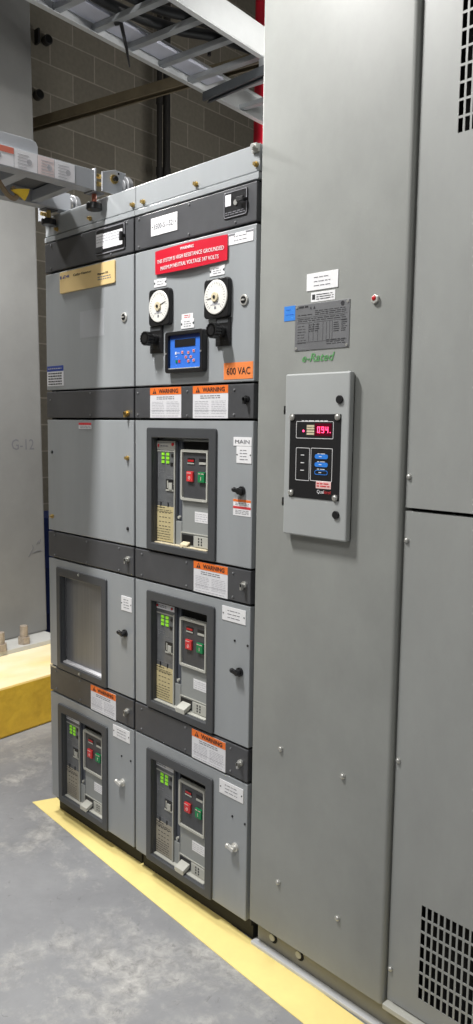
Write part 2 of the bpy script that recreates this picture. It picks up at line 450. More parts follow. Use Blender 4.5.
# ------------------------------------------------------------------ draw-out breaker (built once at cell origin bx,bz, then copied)
BX, BZ = .622, 1.147
def make_breaker(bx, bz, style):
    g = lambda x: x-BX+bx+.008
    k = lambda z: z-BZ+bz
    root = thing('circuit_breaker', '', 'circuit breaker', (g(.77), .16, k(1.160)), 'draw-out breakers in the switchgear cells')
    def bxs(x0, x1, y0, y1, z0, z1): return lambda bm: box(bm, g(x0), g(x1), y0, y1, k(z0), k(z1))
    simple('housing', M['brk'], root, bxs(.638, .906, .034, .30, 1.161, 1.512), .003)
    # right-hand front cover with slotted opening at the top
    def cov(bm):
        box(bm, g(.771), g(.906), .022, .034, k(1.172), k(1.322))
        box(bm, g(.897), g(.906), .022, .034, k(1.322), k(1.508)); box(bm, g(.771), g(.777), .022, .034, k(1.322), k(1.478))
        box(bm, g(.777), g(.897), .024, .034, k(1.322), k(1.478))
        box(bm, g(.771), g(.906), .024, .034, k(1.503), k(1.510))
    simple('front_cover', M['brk'], root, cov, .0015)
    simple('top_slot', M['blackgap'], root, bxs(.772, .896, .028, .0335, 1.478, 1.503))
    # trip unit: header, window, paper
    tu = simple('trip_unit', M['trip'], root, bxs(.642, .742, .018, .034, 1.172, 1.503), .003)
    simple('header_plate', M['brk_light'] if style == 'logo' else M['paper'], tu, bxs(.643, .741, .0165, .018, 1.474 if style == 'logo' else 1.484, 1.502))
    def trim(bm):
        box(bm, g(.6415), g(.6455), .012, .018, k(1.176), k(1.500)); box(bm, g(.7385), g(.7425), .014, .018, k(1.176), k(1.476))
        box(bm, g(.643), g(.741), .0165, .018, k(1.468), k(1.472))
    simple('clear_cover_edge', M['brk_light'], tu, trim)
    each('green_led', [(.674+i*.024, 1.431+j*.0125) for i in range(2) for j in range(3)], lambda bm, x, z: box(bm, g(x), g(x+.014), .0155, .018, k(z), k(z+.0085)), M['led'], tu)
    each('display_cutout', ((.722, .732, 1.452, 1.462), (.718, .730, 1.424, 1.434), (.697, .735, 1.344, 1.380)), lambda bm, a, b, c, d: box(bm, g(a), g(b), .0158, .018, k(c), k(d)), M['black'], tu)
    def slot(bm):
        box(bm, g(.713), g(.730), .0125, .0158, k(1.348), k(1.370)); box(bm, g(.697), g(.735), .0148, .0158, k(1.343), k(1.348)); box(bm, g(.703), g(.708), .0148, .0158, k(1.352), k(1.376))
    simple('selector_switch', M['brk_light'], tu, slot)
    def pl(bm):
        lines(bm, g(.655), g(.69), k(1.40), k(1.415), 2, .018, .0012, 4); lines(bm, g(.70), g(.73), k(1.385), k(1.40), 2, .018, .0012, 5)
        box(bm, g(.655), g(.657), .0175, .018, k(1.385), k(1.45)); box(bm, g(.657), g(.664), .0175, .018, k(1.398), k(1.40))
        lines(bm, g(.652), g(.735), k(1.305), k(1.31), 1, .018, .001, 6)
    simple('panel_print', M['ink'], tu, pl)
    pp = simple('rating_sheet', M['tan'] if style in ('logo', 'tan') else M['tangrey'], tu, bxs(.645, .738, .0165, .018, 1.178, 1.292))
    def prt(bm):
        lines(bm, g(.650), g(.69), k(1.284), k(1.291), 1, .0165, .0026, 1)
        for j, z in enumerate((1.270, 1.255, 1.240, 1.226)):
            for x in (.662, .678, .692, .710):
                box(bm, g(x), g(x+.009), .0162, .0165, k(z), k(z+.0022))
        lines(bm, g(.65), g(.73), k(1.272), k(1.282), 2, .0165, .0013, 8)
        lines(bm, g(.65), g(.72), k(1.182), k(1.222), 5, .0165, .0014, 3)
        for x in (.668, .705): box(bm, g(x), g(x+.004), .0155, .018, k(1.291), k(1.305))
    simple('sheet_print', M['ink_dark'], tu, prt)
    if style == 'logo':
        def lg(bm):
            cyl(bm, (g(.657), .0163, k(1.487)), 'y', .005, .0006, 14)
        simple('logo', M['redp'], tu, lg)
        simple('brand_print', M['ink'], tu, lambda bm: (lines(bm, g(.667), g(.705), k(1.482), k(1.490), 1, .0165, .0035, 7), lines(bm, g(.65), g(.72), k(1.494), k(1.499), 1, .0165, .0012, 9)))
        simple('red_dot', M['redlamp'], tu, lambda bm: cyl(bm, (g(.73), .0155, k(1.492)), 'y', .0055, .003, 12))
    else:
        simple('brand_print', M['ink'], tu, lambda bm: lines(bm, g(.65), g(.70), k(1.488), k(1.499), 2, .0165, .0022, 7))
        if style == 'tan':
            each('red_dot', ((.655,), (.73,)), lambda bm, x: cyl(bm, (g(x), .0155, k(1.494)), 'y', .004, .003, 10), M['redlamp'], tu)
    # vertical channel between trip unit and cover
    def ch(bm):
        box(bm, g(.744), g(.771), .028, .034, k(1.250), k(1.505)); box(bm, g(.744), g(.7475), .020, .030, k(1.252), k(1.500)); box(bm, g(.7675), g(.771), .020, .030, k(1.252), k(1.500))
    simple('slot_channel', M['channel'], root, ch, .001)
    simple('lower_cover', M['brk'], root, lambda bm: (box(bm, g(.743), g(.771), .020, .034, k(1.172), k(1.250))), .001)
    simple('catch', M['brk_light'], root, lambda bm: cyl(bm, (g(.757), .024, k(1.262)), 'y', .005, .01, 12))
    # control panel with push buttons
    cp = simple('control_panel', M['brk_pan'], root, bxs(.780, .894, .018, .026, 1.326, 1.472), .002)
    simple('panel_surround', M['brk_light'], cp, lambda bm: ring(bm, rrect(g(.773), g(.900), k(1.320), k(1.478), .006), rrect(g(.780), g(.894), k(1.327), k(1.470), .004), .012, .026))
    each('indicator_window', ((.802,), (.856,)), lambda bm, x: box(bm, g(x), g(x+.032), .0165, .018, k(1.434), k(1.452)), M['black'], cp)
    simple('indicator_flag', M['redlamp'], cp, bxs(.804, .832, .0155, .0168, 1.441, 1.447))
    def wl(bm):
        box(bm, g(.802), g(.834), .0155, .0168, k(1.434), k(1.4375)); box(bm, g(.857), g(.888), .0155, .0168, k(1.434), k(1.441))
    simple('indicator_sill', M['brk_light'], cp, wl)
    rb = simple('push_button', M['redbtn'], cp, bxs(.803, .833, .010, .018, 1.379, 1.411), .002)
    gb = simple('push_button', M['greenbtn'], cp, bxs(.857, .887, .010, .018, 1.379, 1.411), .002)
    rb['label'] = 'red push button'; gb['label'] = 'green push button'
    def bl(bm):
        ring(bm, rrect(g(.813), g(.823), k(1.386), k(1.396), .0049, 5), rrect(g(.815), g(.821), k(1.388), k(1.394), .0029, 5), .0094, .0100)
        box(bm, g(.871), g(.873), .0094, .010, k(1.386), k(1.397))
        lines(bm, g(.806), g(.83), k(1.403), k(1.409), 1, .010, .0022, 2); lines(bm, g(.86), g(.885), k(1.403), k(1.409), 1, .010, .0022, 3)
    simple('button_marks', M['pink'], cp, bl)
    simple('id_label', M['white'], root, bxs(.833, .893, .0212, .022, 1.254, 1.287))
    simple('id_print', M['ink_light'], root, lambda bm: lines(bm, g(.836), g(.890), k(1.257), k(1.284), 4, .0212, .0012, 12))
    simple('racking_port', M['black'], root, bxs(.774, .826, .0205, .0222, 1.180, 1.210))
    simple('port_surround', M['brk_light'], root, lambda bm: ring(bm, rect(g(.768), g(.903), k(1.172), k(1.218)), rect(g(.771), g(.900), k(1.175), k(1.215)), .0195, .022))
    # plug block with six dots
    sp = simple('socket_plate', M['brk_light'], root, bxs(.832, .899, .0185, .0222, 1.177, 1.211), .001)
    def dots(bm):
        for i in range(3):
            for x in (.853, .866): box(bm, g(x), g(x+.005), .0178, .0186, k(1.183+i*.009), k(1.1885+i*.009))
    simple('sockets', M['black'], sp, dots)
    # racking shutter lever
    def lev(bm):
        if style in ('logo',):
            hexa(bm, [(g(.778), .022, k(1.182)), (g(.812), .022, k(1.182)), (g(.812), +.006, k(1.174)), (g(.778), +.006, k(1.174)),
                      (g(.778), .022, k(1.189)), (g(.812), .022, k(1.189)), (g(.812), +.006, k(1.180)), (g(.778), +.006, k(1.180))])
            box(bm, g(.786), g(.796), 0, .008, k(1.158), k(1.176))
        else:
            hexa(bm, [(g(.780), .022, k(1.186)), (g(.822), .022, k(1.186)), (g(.822), -.008, k(1.170)), (g(.780), -.008, k(1.170)),
                      (g(.780), .022, k(1.200)), (g(.822), .022, k(1.200)), (g(.822), -.008, k(1.186)), (g(.780), -.008, k(1.186))])
            box(bm, g(.772), g(.781), -.004, .018, k(1.168), k(1.180))
    simple('racking_lever', M['ivory'] if style == 'logo' else M['brk_light'], root, lev, .0015)
    simple('bottom_rail', M['ivory'] if style == 'logo' else M['brk_light'], root, bxs(.640, .905, .006, .034, 1.166, 1.1745), .001)
    return root

# ------------------------------------------------------------------ switchgear sections
W = .559
CELLS = [(1.57, 1.143), (1.039, .61), (.504, .07)]
def section(x0, label, holes):
    x1 = x0+W; D = 1.35
    root = thing('switchgear_section', label, 'electrical cabinet', ((x0+x1)/2, .65, 0))
    # frame: sides, back, base, shelves behind the bands and cell floors
    bm = new()
    box(bm, x0+.003, x0+.012, .022, D, .05, 2.236); box(bm, x1-.012, x1-.003, .022, D, .05, 2.236)
    box(bm, x0+.012, x1-.012, D-.01, D, .05, 2.236)
    box(bm, x0+.012, x1-.012, .022, D-.01, .05, .066)
    for z in (.558, 1.09, 1.62, 2.16): box(bm, x0+.012, x1-.012, .022, D-.01, z-.03, z+.03)
    box(bm, x0+.001, x1-.001, .024, D, 2.236, 2.2393)  # thin filler added to stop light leaking below the top cover
    box(bm, x0+.012, x0+.034, .022, .05, .066, 2.13); box(bm, x1-.034, x1-.012, .022, .05, .066, 2.13)
    for bz in holes:
        box(bm, x0+.034, x1-.034, .04, .5, bz-.003, bz+.012)
        box(bm, x0+.034, x1-.034, .5, .505, bz, bz+.42)
        box(bm, x0+.034, x0+.040, .022, .5, bz+.012, bz+.42); box(bm, x0+.36, x0+.366, .022, .5, bz+.012, bz+.42)
    obj('frame', bm, M['inside'], root)
    bm = new(); box(bm, x0+.006, x1-.006, .034, D, 0, .05)
    obj('plinth_base', bm, M['inside'], root)
    # top cover and its lip
    bm = new(); box(bm, x0+.001, x1-.001, .004, D, 2.2395, 2.311); obj('top_cover', bm, M['gear'], root, .0025)
    bm = new(); box(bm, x0+.001, x1-.001, .0, .022, 2.2185, 2.235); box(bm, x0+.001, x1-.001, .0, .04, 2.233, 2.2365); obj('top_lip', bm, M['gear'], root, .0015)
    return root

def band(root, x0, z0, z1, pin=None, screws=()):
    x1 = x0+W
    bm = new(); box(bm, x0+.0035, x1-.006, BY, .020, z0+.004, z1-.003)
    o = obj('barrier_panel', bm, M['gear_dark'], root, .0025)
    each('panel_screw', screws, lambda bm, x, z: screw_head(bm, x, z, BY, .0036, .002), M['plate'], o, smooth=True)
    return o

def door(root, x0, z0, z1, hole=None, name='door'):
    x1 = x0+W
    bm = new()
    if hole: door_with_hole(bm, x0+.0035, x1-.006, z0+.003, z1-.003, *hole, 0, .020)
    else: box(bm, x0+.0035, x1-.006, 0, .020, z0+.003, z1-.003)
    return obj(name, bm, M['gear'], root, .003)

def bezel(parent, bx, bz):
    bm = new()
    o_ = rrect(bx+.010, bx+.343, bz, bz+.397, .007); i_ = rrect(bx+.036, bx+.311, bz+.0245, bz+.365, .004)
    ring(bm, o_, i_, -.008, 0)
    ring(bm, rrect(bx+.018, bx+.325, bz+.012, bz+.380, .004), i_, 0, .019)
    return obj('bezel', bm, M['bezel'], parent, .003)

def hole_of(bx, bz): return (bx+.020, bx+.327, bz+.014, bz+.382)

# ---- right-hand section (with the MAIN breaker)
x0 = W; x1 = 2*W
BZR = (1.147, .614, .072)
S2 = section(x0, 'grey switchgear section with red warning sign, two round gauges and three breaker doors', BZR)
# top covers' bolts
each('cover_bolt', ((.603, 2.254), (.858, 2.256), (1.106, 2.257)), lambda bm, x, z: brass_bolt(bm, x, z, .004), M['brass'], S2, smooth=True)
bm = new(); box(bm, 1.092, 1.117, -.004, .004, 2.288, 2.294); box(bm, 1.098, 1.117, -.012, .004, 2.294, 2.308); cyl(bm, (1.108, -.014, 2.300), 'y', .006, .01, 12); obj('lifting_clip', bm, M['screw'], S2)
# upper charcoal panel
p = band(S2, x0, 2.105, 2.216, screws=((.585, 2.203), (.83, 2.203), (.585, 2.118), (.83, 2.118), (1.03, 2.118)))
tag_plate(S2, .648, .777, 2.139, 2.193, BY, title='3500-51-521', name='cabinet_number_tag', ink=M['ink'])
bm = new(); prism(bm, rrect(.983, 1.079, 2.131, 2.205, .008), -.004, BY)
e = obj('lever_escutcheon', bm, M['black'], S2, .001, label='black operating lever plate')
bm = new(); ring(bm, rrect(.985, 1.077, 2.133, 2.203, .007), rrect(.9875, 1.0745, 2.1355, 2.2005, .005), -.0046, -.004); lines(bm, .99, 1.07, 2.139, 2.150, 2, -.004, .0022, 21); obj('plate_marking', bm, M['ink'], e)
bm = new(); box(bm, .991, 1.014, -.0048, -.004, 2.165, 2.196); obj('paper_label', bm, M['paper'], e)
bm = new(); cyl(bm, (1.034, -.0055, 2.170), 'y', .0075, .003, 16); obj('keyhole_cap', bm, M['screw'], e)
bm = new(); cyl(bm, (1.072, -.010, 2.172), 'y', .006, .014, 12); box(bm, 1.050, 1.076, -.020, -.014, 2.166, 2.178); obj('lever', bm, M['black2'], e, .001)
# instrument door
d = door(S2, x0, 1.674, 2.105, name='instrument_door')
bm = new()   # sign slightly bowed off the door
n = 12
for yy, th in ((-.004, 0),):
    fr, bk = [], []
    for i in range(n+1):
        t = i/n; x = .674+.329*t; y = -.004-.010*math.sin(math.pi*t)
        zt = 2.089; zb = 2.019-.005*math.sin(math.pi*t)
        fr.append((bm.verts.new((x, y-.002, zb)), bm.verts.new((x, y-.002, zt)))); bk.append((bm.verts.new((x, y, zb)), bm.verts.new((x, y, zt))))
    for i in range(n):
        bm.faces.new([fr[i][0], fr[i+1][0], fr[i+1][1], fr[i][1]]); bm.faces.new([bk[i+1][0], bk[i][0], bk[i][1], bk[i+1][1]])
        bm.faces.new([fr[i][0], bk[i][0], bk[i+1][0], fr[i+1][0]]); bm.faces.new([fr[i][1], fr[i+1][1], bk[i+1][1], bk[i][1]])
    bm.faces.new([fr[0][0], fr[0][1], bk[0][1], bk[0][0]]); bm.faces.new([fr[n][0], bk[n][0], bk[n][1], fr[n][1]])
sg = obj('warning_sign', bm, M['red'], S2, smooth=True, label='red warning sign with white lettering')
bm = new()
text(bm, 'WARNING', .8385, 2.077, 0, .0085, .062, bold=.01)
text(bm, 'THIS SYSTEM IS HIGH RESISTANCE GROUNDED', .8385, 2.055, 0, .0115, .305)
text(bm, 'MAXIMUM NEUTRAL VOLTAGE 347 VOLTS', .8385, 2.033, 0, .0115, .265)
for v in bm.verts:
    t = (v.co.x-.674)/.329; v.co.y += -.004-.010*math.sin(math.pi*t)-.0022
obj('lettering', bm, M['white'], sg)
o = tag_plate(S2, 1.000, 1.102, 2.058, 2.089, 0, rows=2, name='section_tag', pins=False, seed=31)
bm = new(); box(bm, 1.002, 1.030, -.0022, -.0018, 2.083, 2.088); box(bm, 1.072, 1.101, -.0022, -.0018, 2.083, 2.088); obj('header_marks', bm, M['ink'], o)

def gauge(cx, cz, ang):
    y = -.016
    bm = new(); prism(bm, rrect(cx-.052, cx+.051, cz-.060, cz+.052, .012), y, 0)
    o = obj('panel_meter', bm, M['black'], S2, .003, label='round white dial gauge in a black square case')
    bm = new(); cyl(bm, (cx+.002, y-.002, cz-.002), 'y', .0485, .004, 40); obj('dial', bm, M['dial'], o, .002, True)
    bm = new(); a = math.radians(ang)
    tx, tz = math.cos(a), math.sin(a)
    c = (cx+.002, cz-.002); nx, nz = -tz, tx
    hexa_pts = [(c[0]-tx*.012+nx*.0018, c[1]-tz*.012+nz*.0018), (c[0]-tx*.012-nx*.0018, c[1]-tz*.012-nz*.0018), (c[0]+tx*.036-nx*.0006, c[1]+tz*.036-nz*.0006), (c[0]+tx*.036+nx*.0006, c[1]+tz*.036+nz*.0006)]
    prism(bm, hexa_pts, y-.0056,y-.0048); obj('needle', bm, M['ink_dark'], o)
    bm = new(); cyl(bm, (c[0], y-.006, c[1]), 'y', .0135, .006, 20); obj('hub', bm, M['ivory'], o, .001, True)
    bm = new(); cyl(bm, (c[0], y-.0095, c[1]), 'y', .005, .002, 12); obj('hub_screw', bm, M['dark_metal'], o)
    bm = new()
    for i in range(26):
        b_ = math.radians(-50+i*280/25); r0, r1 = (.036, .042) if i % 5 else (.033, .042)
        px, pz = math.cos(b_), math.sin(b_); qx, qz = -pz*.0005, px*.0005
        prism(bm, [(c[0]+px*r0+qx, c[1]+pz*r0+qz), (c[0]+px*r0-qx, c[1]+pz*r0-qz), (c[0]+px*r1-qx, c[1]+pz*r1-qz), (c[0]+px*r1+qx, c[1]+pz*r1+qz)], y-.0044, y-.004)
    box(bm, c[0]-.004, c[0]+.004, y-.0044, y-.004, c[1]-.034, c[1]-.026)
    obj('scale', bm, M['ink'], o)
    bm = new(); lines(bm, c[0]-.02, c[0]+.02, c[1]-.024, c[1]-.018, 1, y-.004, .003, 3); prism(bm, [(c[0]-.013, c[1]-.020), (c[0]+.013, c[1]-.020), (c[0]+.008, c[1]-.008), (c[0]-.008, c[1]-.008)], y-.0046, y-.004); obj('dial_plate', bm, M['ink_light'], o)
gauge(.706, 1.920, 18); gauge(.968, 1.920, 186)

def rotary(px0, px1, pz0, pz1):
    kx = (px0+px1)/2; kz = (pz0+pz1)/2
    o = simple('selector_switch', M['black'], S2, lambda bm: box(bm, px0, px1, -.008, 0, pz0, pz1), .002)
    simple('switch_plate', M['bezel'], o, lambda bm: (box(bm, px0+.006, px1-.006, -.0092, -.008, pz1-.016, pz1-.005), lines(bm, px0+.006, px1-.006, pz0+.006, pz1-.02, 3, -.008, .001, 3)))
    simple('switch_collar', M['black2'], o, lambda bm: cyl(bm, (kx, -.017, kz), 'y', .0165, .018, 20), .002, True)
    def kn(bm):
        cyl(bm, (kx, -.030, kz), 'y', .012, .012, 16)
        for i in range(14):
            a = 2*math.pi*i/14; cyl(bm, (kx+.0175*math.cos(a), -.042, kz+.0175*math.sin(a)), 'y', .0045, .022, 8)
        cyl(bm, (kx, -.042, kz), 'y', .018, .022, 24)
    simple('knob', M['black'], o, kn, 0, True)
rotary(.650, .711, 1.777, 1.862); rotary(.959, 1.019, 1.780, 1.861)
tag_plate(S2, .663, .724, 1.981, 2.005, 0, rows=2, name='meter_tag', seed=41, notch=True)
tag_plate(S2, .925, .988, 1.982, 2.009, 0, rows=3, name='meter_tag', seed=43, notch=True)
# protection relay
RX = -.010
KEYS = ((.826, 1.772), (.854, 1.770), (.879, 1.774), (.843, 1.757), (.866, 1.757), (.854, 1.745), (.879, 1.746))
def rbx(x0, x1, y0, y1, z0, z1): return lambda bm: box(bm, x0+RX, x1+RX, y0, y1, z0, z1)
bm = new(); ring(bm, rrect(.752+RX, .927+RX, 1.711, 1.835, .009), rrect(.766+RX, .915+RX, 1.723, 1.824, .004), -.021, 0)
r = obj('protection_relay', bm, M['black'], S2, .002, label='black framed relay with blue keypad')
simple('keypad', M['bluekey'], r, rbx(.766, .915, -.011, 0, 1.723, 1.824))
simple('relay_header', M['navy'], r, rbx(.766, .915, -.0114, -.011, 1.814, 1.824))
simple('display', M['black2'], r, rbx(.790, .885, -.0126, -.011, 1.789, 1.811))
each('key', KEYS, lambda bm, x, z: box(bm, x+RX-.0045, x+RX+.0045, -.013, -.011, z-.004, z+.004), M['pink'], r)
each('key_mark', KEYS, lambda bm, x, z: box(bm, x+RX-.003, x+RX+.003, -.0134, -.013, z-.0026, z+.0026), M['redp'], r)
simple('start_key', M['greenbtn'], r, rbx(.794, .803, -.0125, -.011, 1.742, 1.750), label='green key')
simple('stop_key', M['redbtn'], r, rbx(.807, .816, -.0125, -.011, 1.742, 1.750), label='red key')
simple('status_print', M['white'], r, lambda bm: (box(bm, .792+RX, .798+RX, -.0125, -.011, 1.767, 1.775), lines(bm, .80+RX, .812+RX, 1.768, 1.774, 1, -.011, .0014, 2), lines(bm, .792+RX, .80+RX, 1.758, 1.763, 1, -.011, .0014, 2)))
each('relay_screw', ((.759,), (.921,)), lambda bm, x: cyl(bm, (x+RX, -.022, 1.770), 'y', .003, .002, 10), M['screw'], r)
simple('relay_ledge', M['brk_light'], r, rbx(.764, .917, -.018, -.010, 1.7215, 1.7255))
tag_plate(S2, .796, .857, 1.843, 1.871, 0, rows=3, name='relay_tag', seed=45, notch=True)
tag_plate(S2, .798, .851, 1.871, 1.887, 0, rows=2, name='relay_sticker', seed=46, ink=M['redp'], pins=False, th=.001)
disc_lock(S2, 1.070, 1.902)
bm = new(); box(bm, .989, 1.108, -.001, 0, 1.685, 1.732); v = obj('voltage_label', bm, M['orange2'], S2)
bm = new(); text(bm, '600 VAC', 1.050, 1.708, -.0011, .020, .095); obj('lettering', bm, M['ink_dark'], v)
# band 2
band(S2, x0, 1.57, 1.674, screws=((.578, 1.655), (.828, 1.655), (1.035, 1.655), (.578, 1.585), (.828, 1.582), (1.035, 1.585)))
warning_label(S2, .645, .800, 1.575, 1.670, BY, 3); warning_label(S2, .855, 1.010, 1.574, 1.670, BY, 9, True)
pin_latch(S2, 1.088, 1.628, y=BY)
# breaker doors
for (zt, zb), bz in zip(CELLS, BZR):
    dd = door(S2, x0, zb, zt, hole_of(.622, bz), name='breaker_door'); bezel(dd, .622, bz)
tag_plate(S2, 1.034, 1.108, 1.496, 1.521, 0, title='MAIN', name='main_tag', pins=False)
tag_plate(S2, 1.047, 1.108, 1.447, 1.495, 0, rows=4, name='breaker_tag', seed=51)
wing_latch(S2, 1.072, 1.368, M['black'])
bm = new(); box(bm, 1.036, 1.108, -.001, 0, 1.296, 1.343); wl = obj('caution_sticker', bm, M['white'], S2)
bm = new(); box(bm, 1.036, 1.108, -.0014, -.001, 1.336, 1.343); obj('orange_bar', bm, M['orange'], wl)
bm = new(); box(bm, 1.036, 1.108, -.0014, -.001, 1.316, 1.323); obj('red_bar', bm, M['redp'], wl)
bm = new(); lines(bm, 1.045, 1.10, 1.300, 1.313, 3, -.001, .0014, 3); lines(bm, 1.045, 1.10, 1.325, 1.334, 2, -.001, .0014, 4); obj('fine_print', bm, M['ink'], wl)
band(S2, x0, 1.039, 1.143, screws=((.60, 1.125), (.83, 1.128), (1.04, 1.125), (.60, 1.055), (.83, 1.055), (1.04, 1.055)))
warning_label(S2, .865, 1.018, 1.044, 1.139, BY, 15); pin_latch(S2, 1.088, 1.098, M['screw'], y=BY)
tag_plate(S2, .995, 1.095, .979, 1.022, 0, rows=3, name='breaker_tag', seed=55)
wing_latch(S2, 1.074, .836, M['black'])
each('door_screw', ((1.050, .925), (1.104, .921), (1.050, .382), (1.104, .378)), lambda bm, x, z: screw_head(bm, x, z, 0, .0035, .002), M['dark_metal'], S2)
band(S2, x0, .504, .61, screws=((.60, .592), (.83, .595), (1.04, .592), (.60, .522), (.83, .522), (1.04, .522)))
warning_label(S2, .863, 1.018, .508, .602, BY, 19); pin_latch(S2, 1.084, .562, M['screw'], y=BY)
tag_plate(S2, .992, 1.096, .438, .482, 0, rows=3, name='breaker_tag', seed=57)
wing_latch(S2, 1.065, .290, M['chrome'])

# ---- left-hand section
x0 = 0.0
S1 = section(x0, 'grey switchgear section at the far end with gold nameplate and blank cell door', (.612, .072))
each('cover_bolt', ((.085, 2.256), (.301, 2.256), (.548, 2.255)), lambda bm, x, z: brass_bolt(bm, x, z, .004), M['brass'], S1, smooth=True)
band(S1, x0, 2.105, 2.216, screws=((.049, 2.203), (.253, 2.205), (.047, 2.12), (.43, 2.118), (.52, 2.203)))
bm = new(); prism(bm, rrect(.341, .512, 2.122, 2.210, .008), -.004, BY); e = obj('lever_escutcheon', bm, M['black'], S1, .001, label='black operating lever plate')
bm = new(); ring(bm, rrect(.343, .510, 2.124, 2.208, .007), rrect(.347, .506, 2.128, 2.204, .005), -.0046, -.004); obj('plate_marking', bm, M['ink'], e)
bm = new(); box(bm, .347, .386, -.0048, -.004, 2.150, 2.192); box(bm, .386, .498, -.0048, -.004, 2.140, 2.190); pl = obj('paper_label', bm, M['paper'], e)
bm = new(); lines(bm, .35, .49, 2.160, 2.188, 3, -.0048, .0025, 61); obj('lettering', bm, M['ink_light'], e)
bm = new(); cyl(bm, (.508, -.010, 2.166), 'y', .006, .014, 12); box(bm, .500, .514, -.020, -.014, 2.148, 2.176); obj('lever', bm, M['black2'], e, .001)
bm = new(); box(bm, .349, .384, -.010, -.004, 2.130, 2.147); obj('lever_pocket', bm, M['bezel'], e)
door(S1, x0, 1.674, 2.105, name='instrument_door')
bm = new(); prism(bm, rrect(.112, .456, 2.022, 2.096, .006), -.006, 0); gp = obj('nameplate', bm, M['gold'], S1, .001, label='gold nameplate')
bm = new(); text(bm, 'E', .122, 2.078, -.0061, .010, .010, bold=.02); prism(bm, [(.134, 2.073), (.143, 2.073), (.1385, 2.083)], -.0064, -.006); text(bm, 'T', .149, 2.078, -.0061, .010, .010, bold=.02)
cyl(bm, (.161, -.0062, 2.078), 'y', .003, .0004, 10); text(bm, 'N', .172, 2.078, -.0061, .010, .010, bold=.02); obj('maker_logo', bm, M['blue'], gp)
bm = new(); text(bm, 'Cutler-Hammer', .262, 2.077, -.0061, .0085, .115); text(bm, 'Magnum DS', .388, 2.061, -.0061, .006, .062, bold=.015); obj('lettering', bm, M['ink_dark'], gp)
bm = new(); lines(bm, .357, .435, 2.038, 2.054, 2, -.006, .003, 63); obj('fine_print', bm, M['ink'], gp)
disc_lock(S1, .504, 1.905)
bm = new(); box(bm, .010, .124, -.001, 0, 1.692, 1.766); b_ = obj('instruction_label', bm, M['paper'], S1)
bm = new(); box(bm, .010, .124, -.0014, -.001, 1.746, 1.766); obj('blue_header', bm, M['blue'], b_)
bm = new(); lines(bm, .018, .112, 1.694, 1.743, 5, -.001, .0042, 65); obj('fine_print', bm, M['ink_dark'], b_)
bm = new(); lines(bm, .018, .112, 1.752, 1.760, 1, -.0014, .0035, 66); obj('header_lettering', bm, M['ink_light'], b_)
bm = new(); box(bm, .236, .386, -.0004, 0, 1.855, 1.947); obj('old_label_mark', bm, mat('label_residue', (164, 167, 171), .45, var=.05), S1, label='faint paler rectangle where a label was')
band(S1, x0, 1.57, 1.674, screws=((.03, 1.64), (.30, 1.66), (.30, 1.585)))
pin_latch(S1, .524, 1.590, M['brass'], y=BY)
bp_ = door(S1, x0, 1.143, 1.57, name='blank_panel')
each('panel_bolt', ((.522, 1.441), (.037, 1.200)), brass_bolt, M['brass'], bp_, smooth=True)
each('panel_screw', ((.037, 1.445), (.521, 1.202)), lambda bm, x, z: screw_head(bm, x, z, 0, .006, .003), M['dark_metal'], bp_)
bm = new(); box(bm, .223, .304, -.001, 0, 1.535, 1.557); s_ = obj('notice_sticker', bm, M['paper'], S1)
bm = new(); box(bm, .223, .304, -.0014, -.001, 1.549, 1.557); obj('red_header', bm, M['redp'], s_)
bm = new(); lines(bm, .23, .30, 1.537, 1.547, 2, -.001, .0016, 67); obj('fine_print', bm, M['ink'], s_)
band(S1, x0, 1.039, 1.143, screws=((.05, 1.128), (.27, 1.128), (.47, 1.128), (.05, 1.052), (.27, 1.052), (.47, 1.052)))
pin_latch(S1, .524, 1.098, M['screw'], y=BY)
BL = .056
dd = door(S1, x0, .61, 1.039, hole_of(BL, .612), name='cell_door'); bezel(dd, BL, .612)
bm = new(); box(bm, BL+.020, BL+.322, .024, .030, .626, .99); obj('blank_cover', bm, M['steel'], S1, label='brushed metal blanking plate')
bm = new(); box(bm, BL+.022, BL+.315, .004, .024, .634, .642); box(bm, BL+.022, BL+.028, .006, .024, .640, .98); obj('glazing_bead', bm, M['paper'], S1)
each('bezel_screw', ((BL+.17, 1.0), (BL+.17, .624)), lambda bm, x, z: screw_head(bm, x, z, -.008, .005, .003), M['screw'], S1)
tag_plate(S1, .483, .543, .915, .966, 0, rows=4, name='breaker_tag', seed=69)
wing_latch(S1, .505, .836, M['black'])
band(S1, x0, .504, .61, screws=((.05, .592), (.22, .595), (.05, .522), (.22, .522)))
bm = new(); box(bm, .006, .050, -.003, .002, .604, .609); obj('hinge_pin', bm, M['screw'], S1)
warning_label(S1, .292, .450, .507, .601, BY, 23); pin_latch(S1, .519, .562, M['screw'], y=BY)
dd = door(S1, x0, .07, .504, hole_of(BL, .072), name='breaker_door'); bezel(dd, BL, .072)
tag_plate(S1, .431, .532, .446, .490, 0, rows=3, name='breaker_tag', seed=71)
wing_latch(S1, .490, .292, M['chrome'])
each('door_screw', ((.482, .387), (.536, .386)), lambda bm, x, z: screw_head(bm, x, z, 0, .0035, .002), M['dark_metal'], S1)

# ---- breakers
b1 = make_breaker(.622, BZR[0], 'logo'); b1['label'] = 'draw-out circuit breaker with round red logo behind the MAIN door'
b2 = make_breaker(.622, BZR[1], 'tan'); b2['label'] = 'draw-out circuit breaker with tan rating sheet directly below the MAIN breaker'
b3 = make_breaker(.622, BZR[2], 'plain'); b3['label'] = 'draw-out circuit breaker at floor level, third down in the column under MAIN'
def copy_tree(o, parent=None):
    c = o.copy(); COL.objects.link(c)
    if parent is not None: c.parent = parent
    for ch in list(o.children): copy_tree(ch, c)
    return c
b4 = copy_tree(b3); b4.location.x += BL-.622
b4['label'] = 'draw-out circuit breaker at floor level under the blank metal cell door'

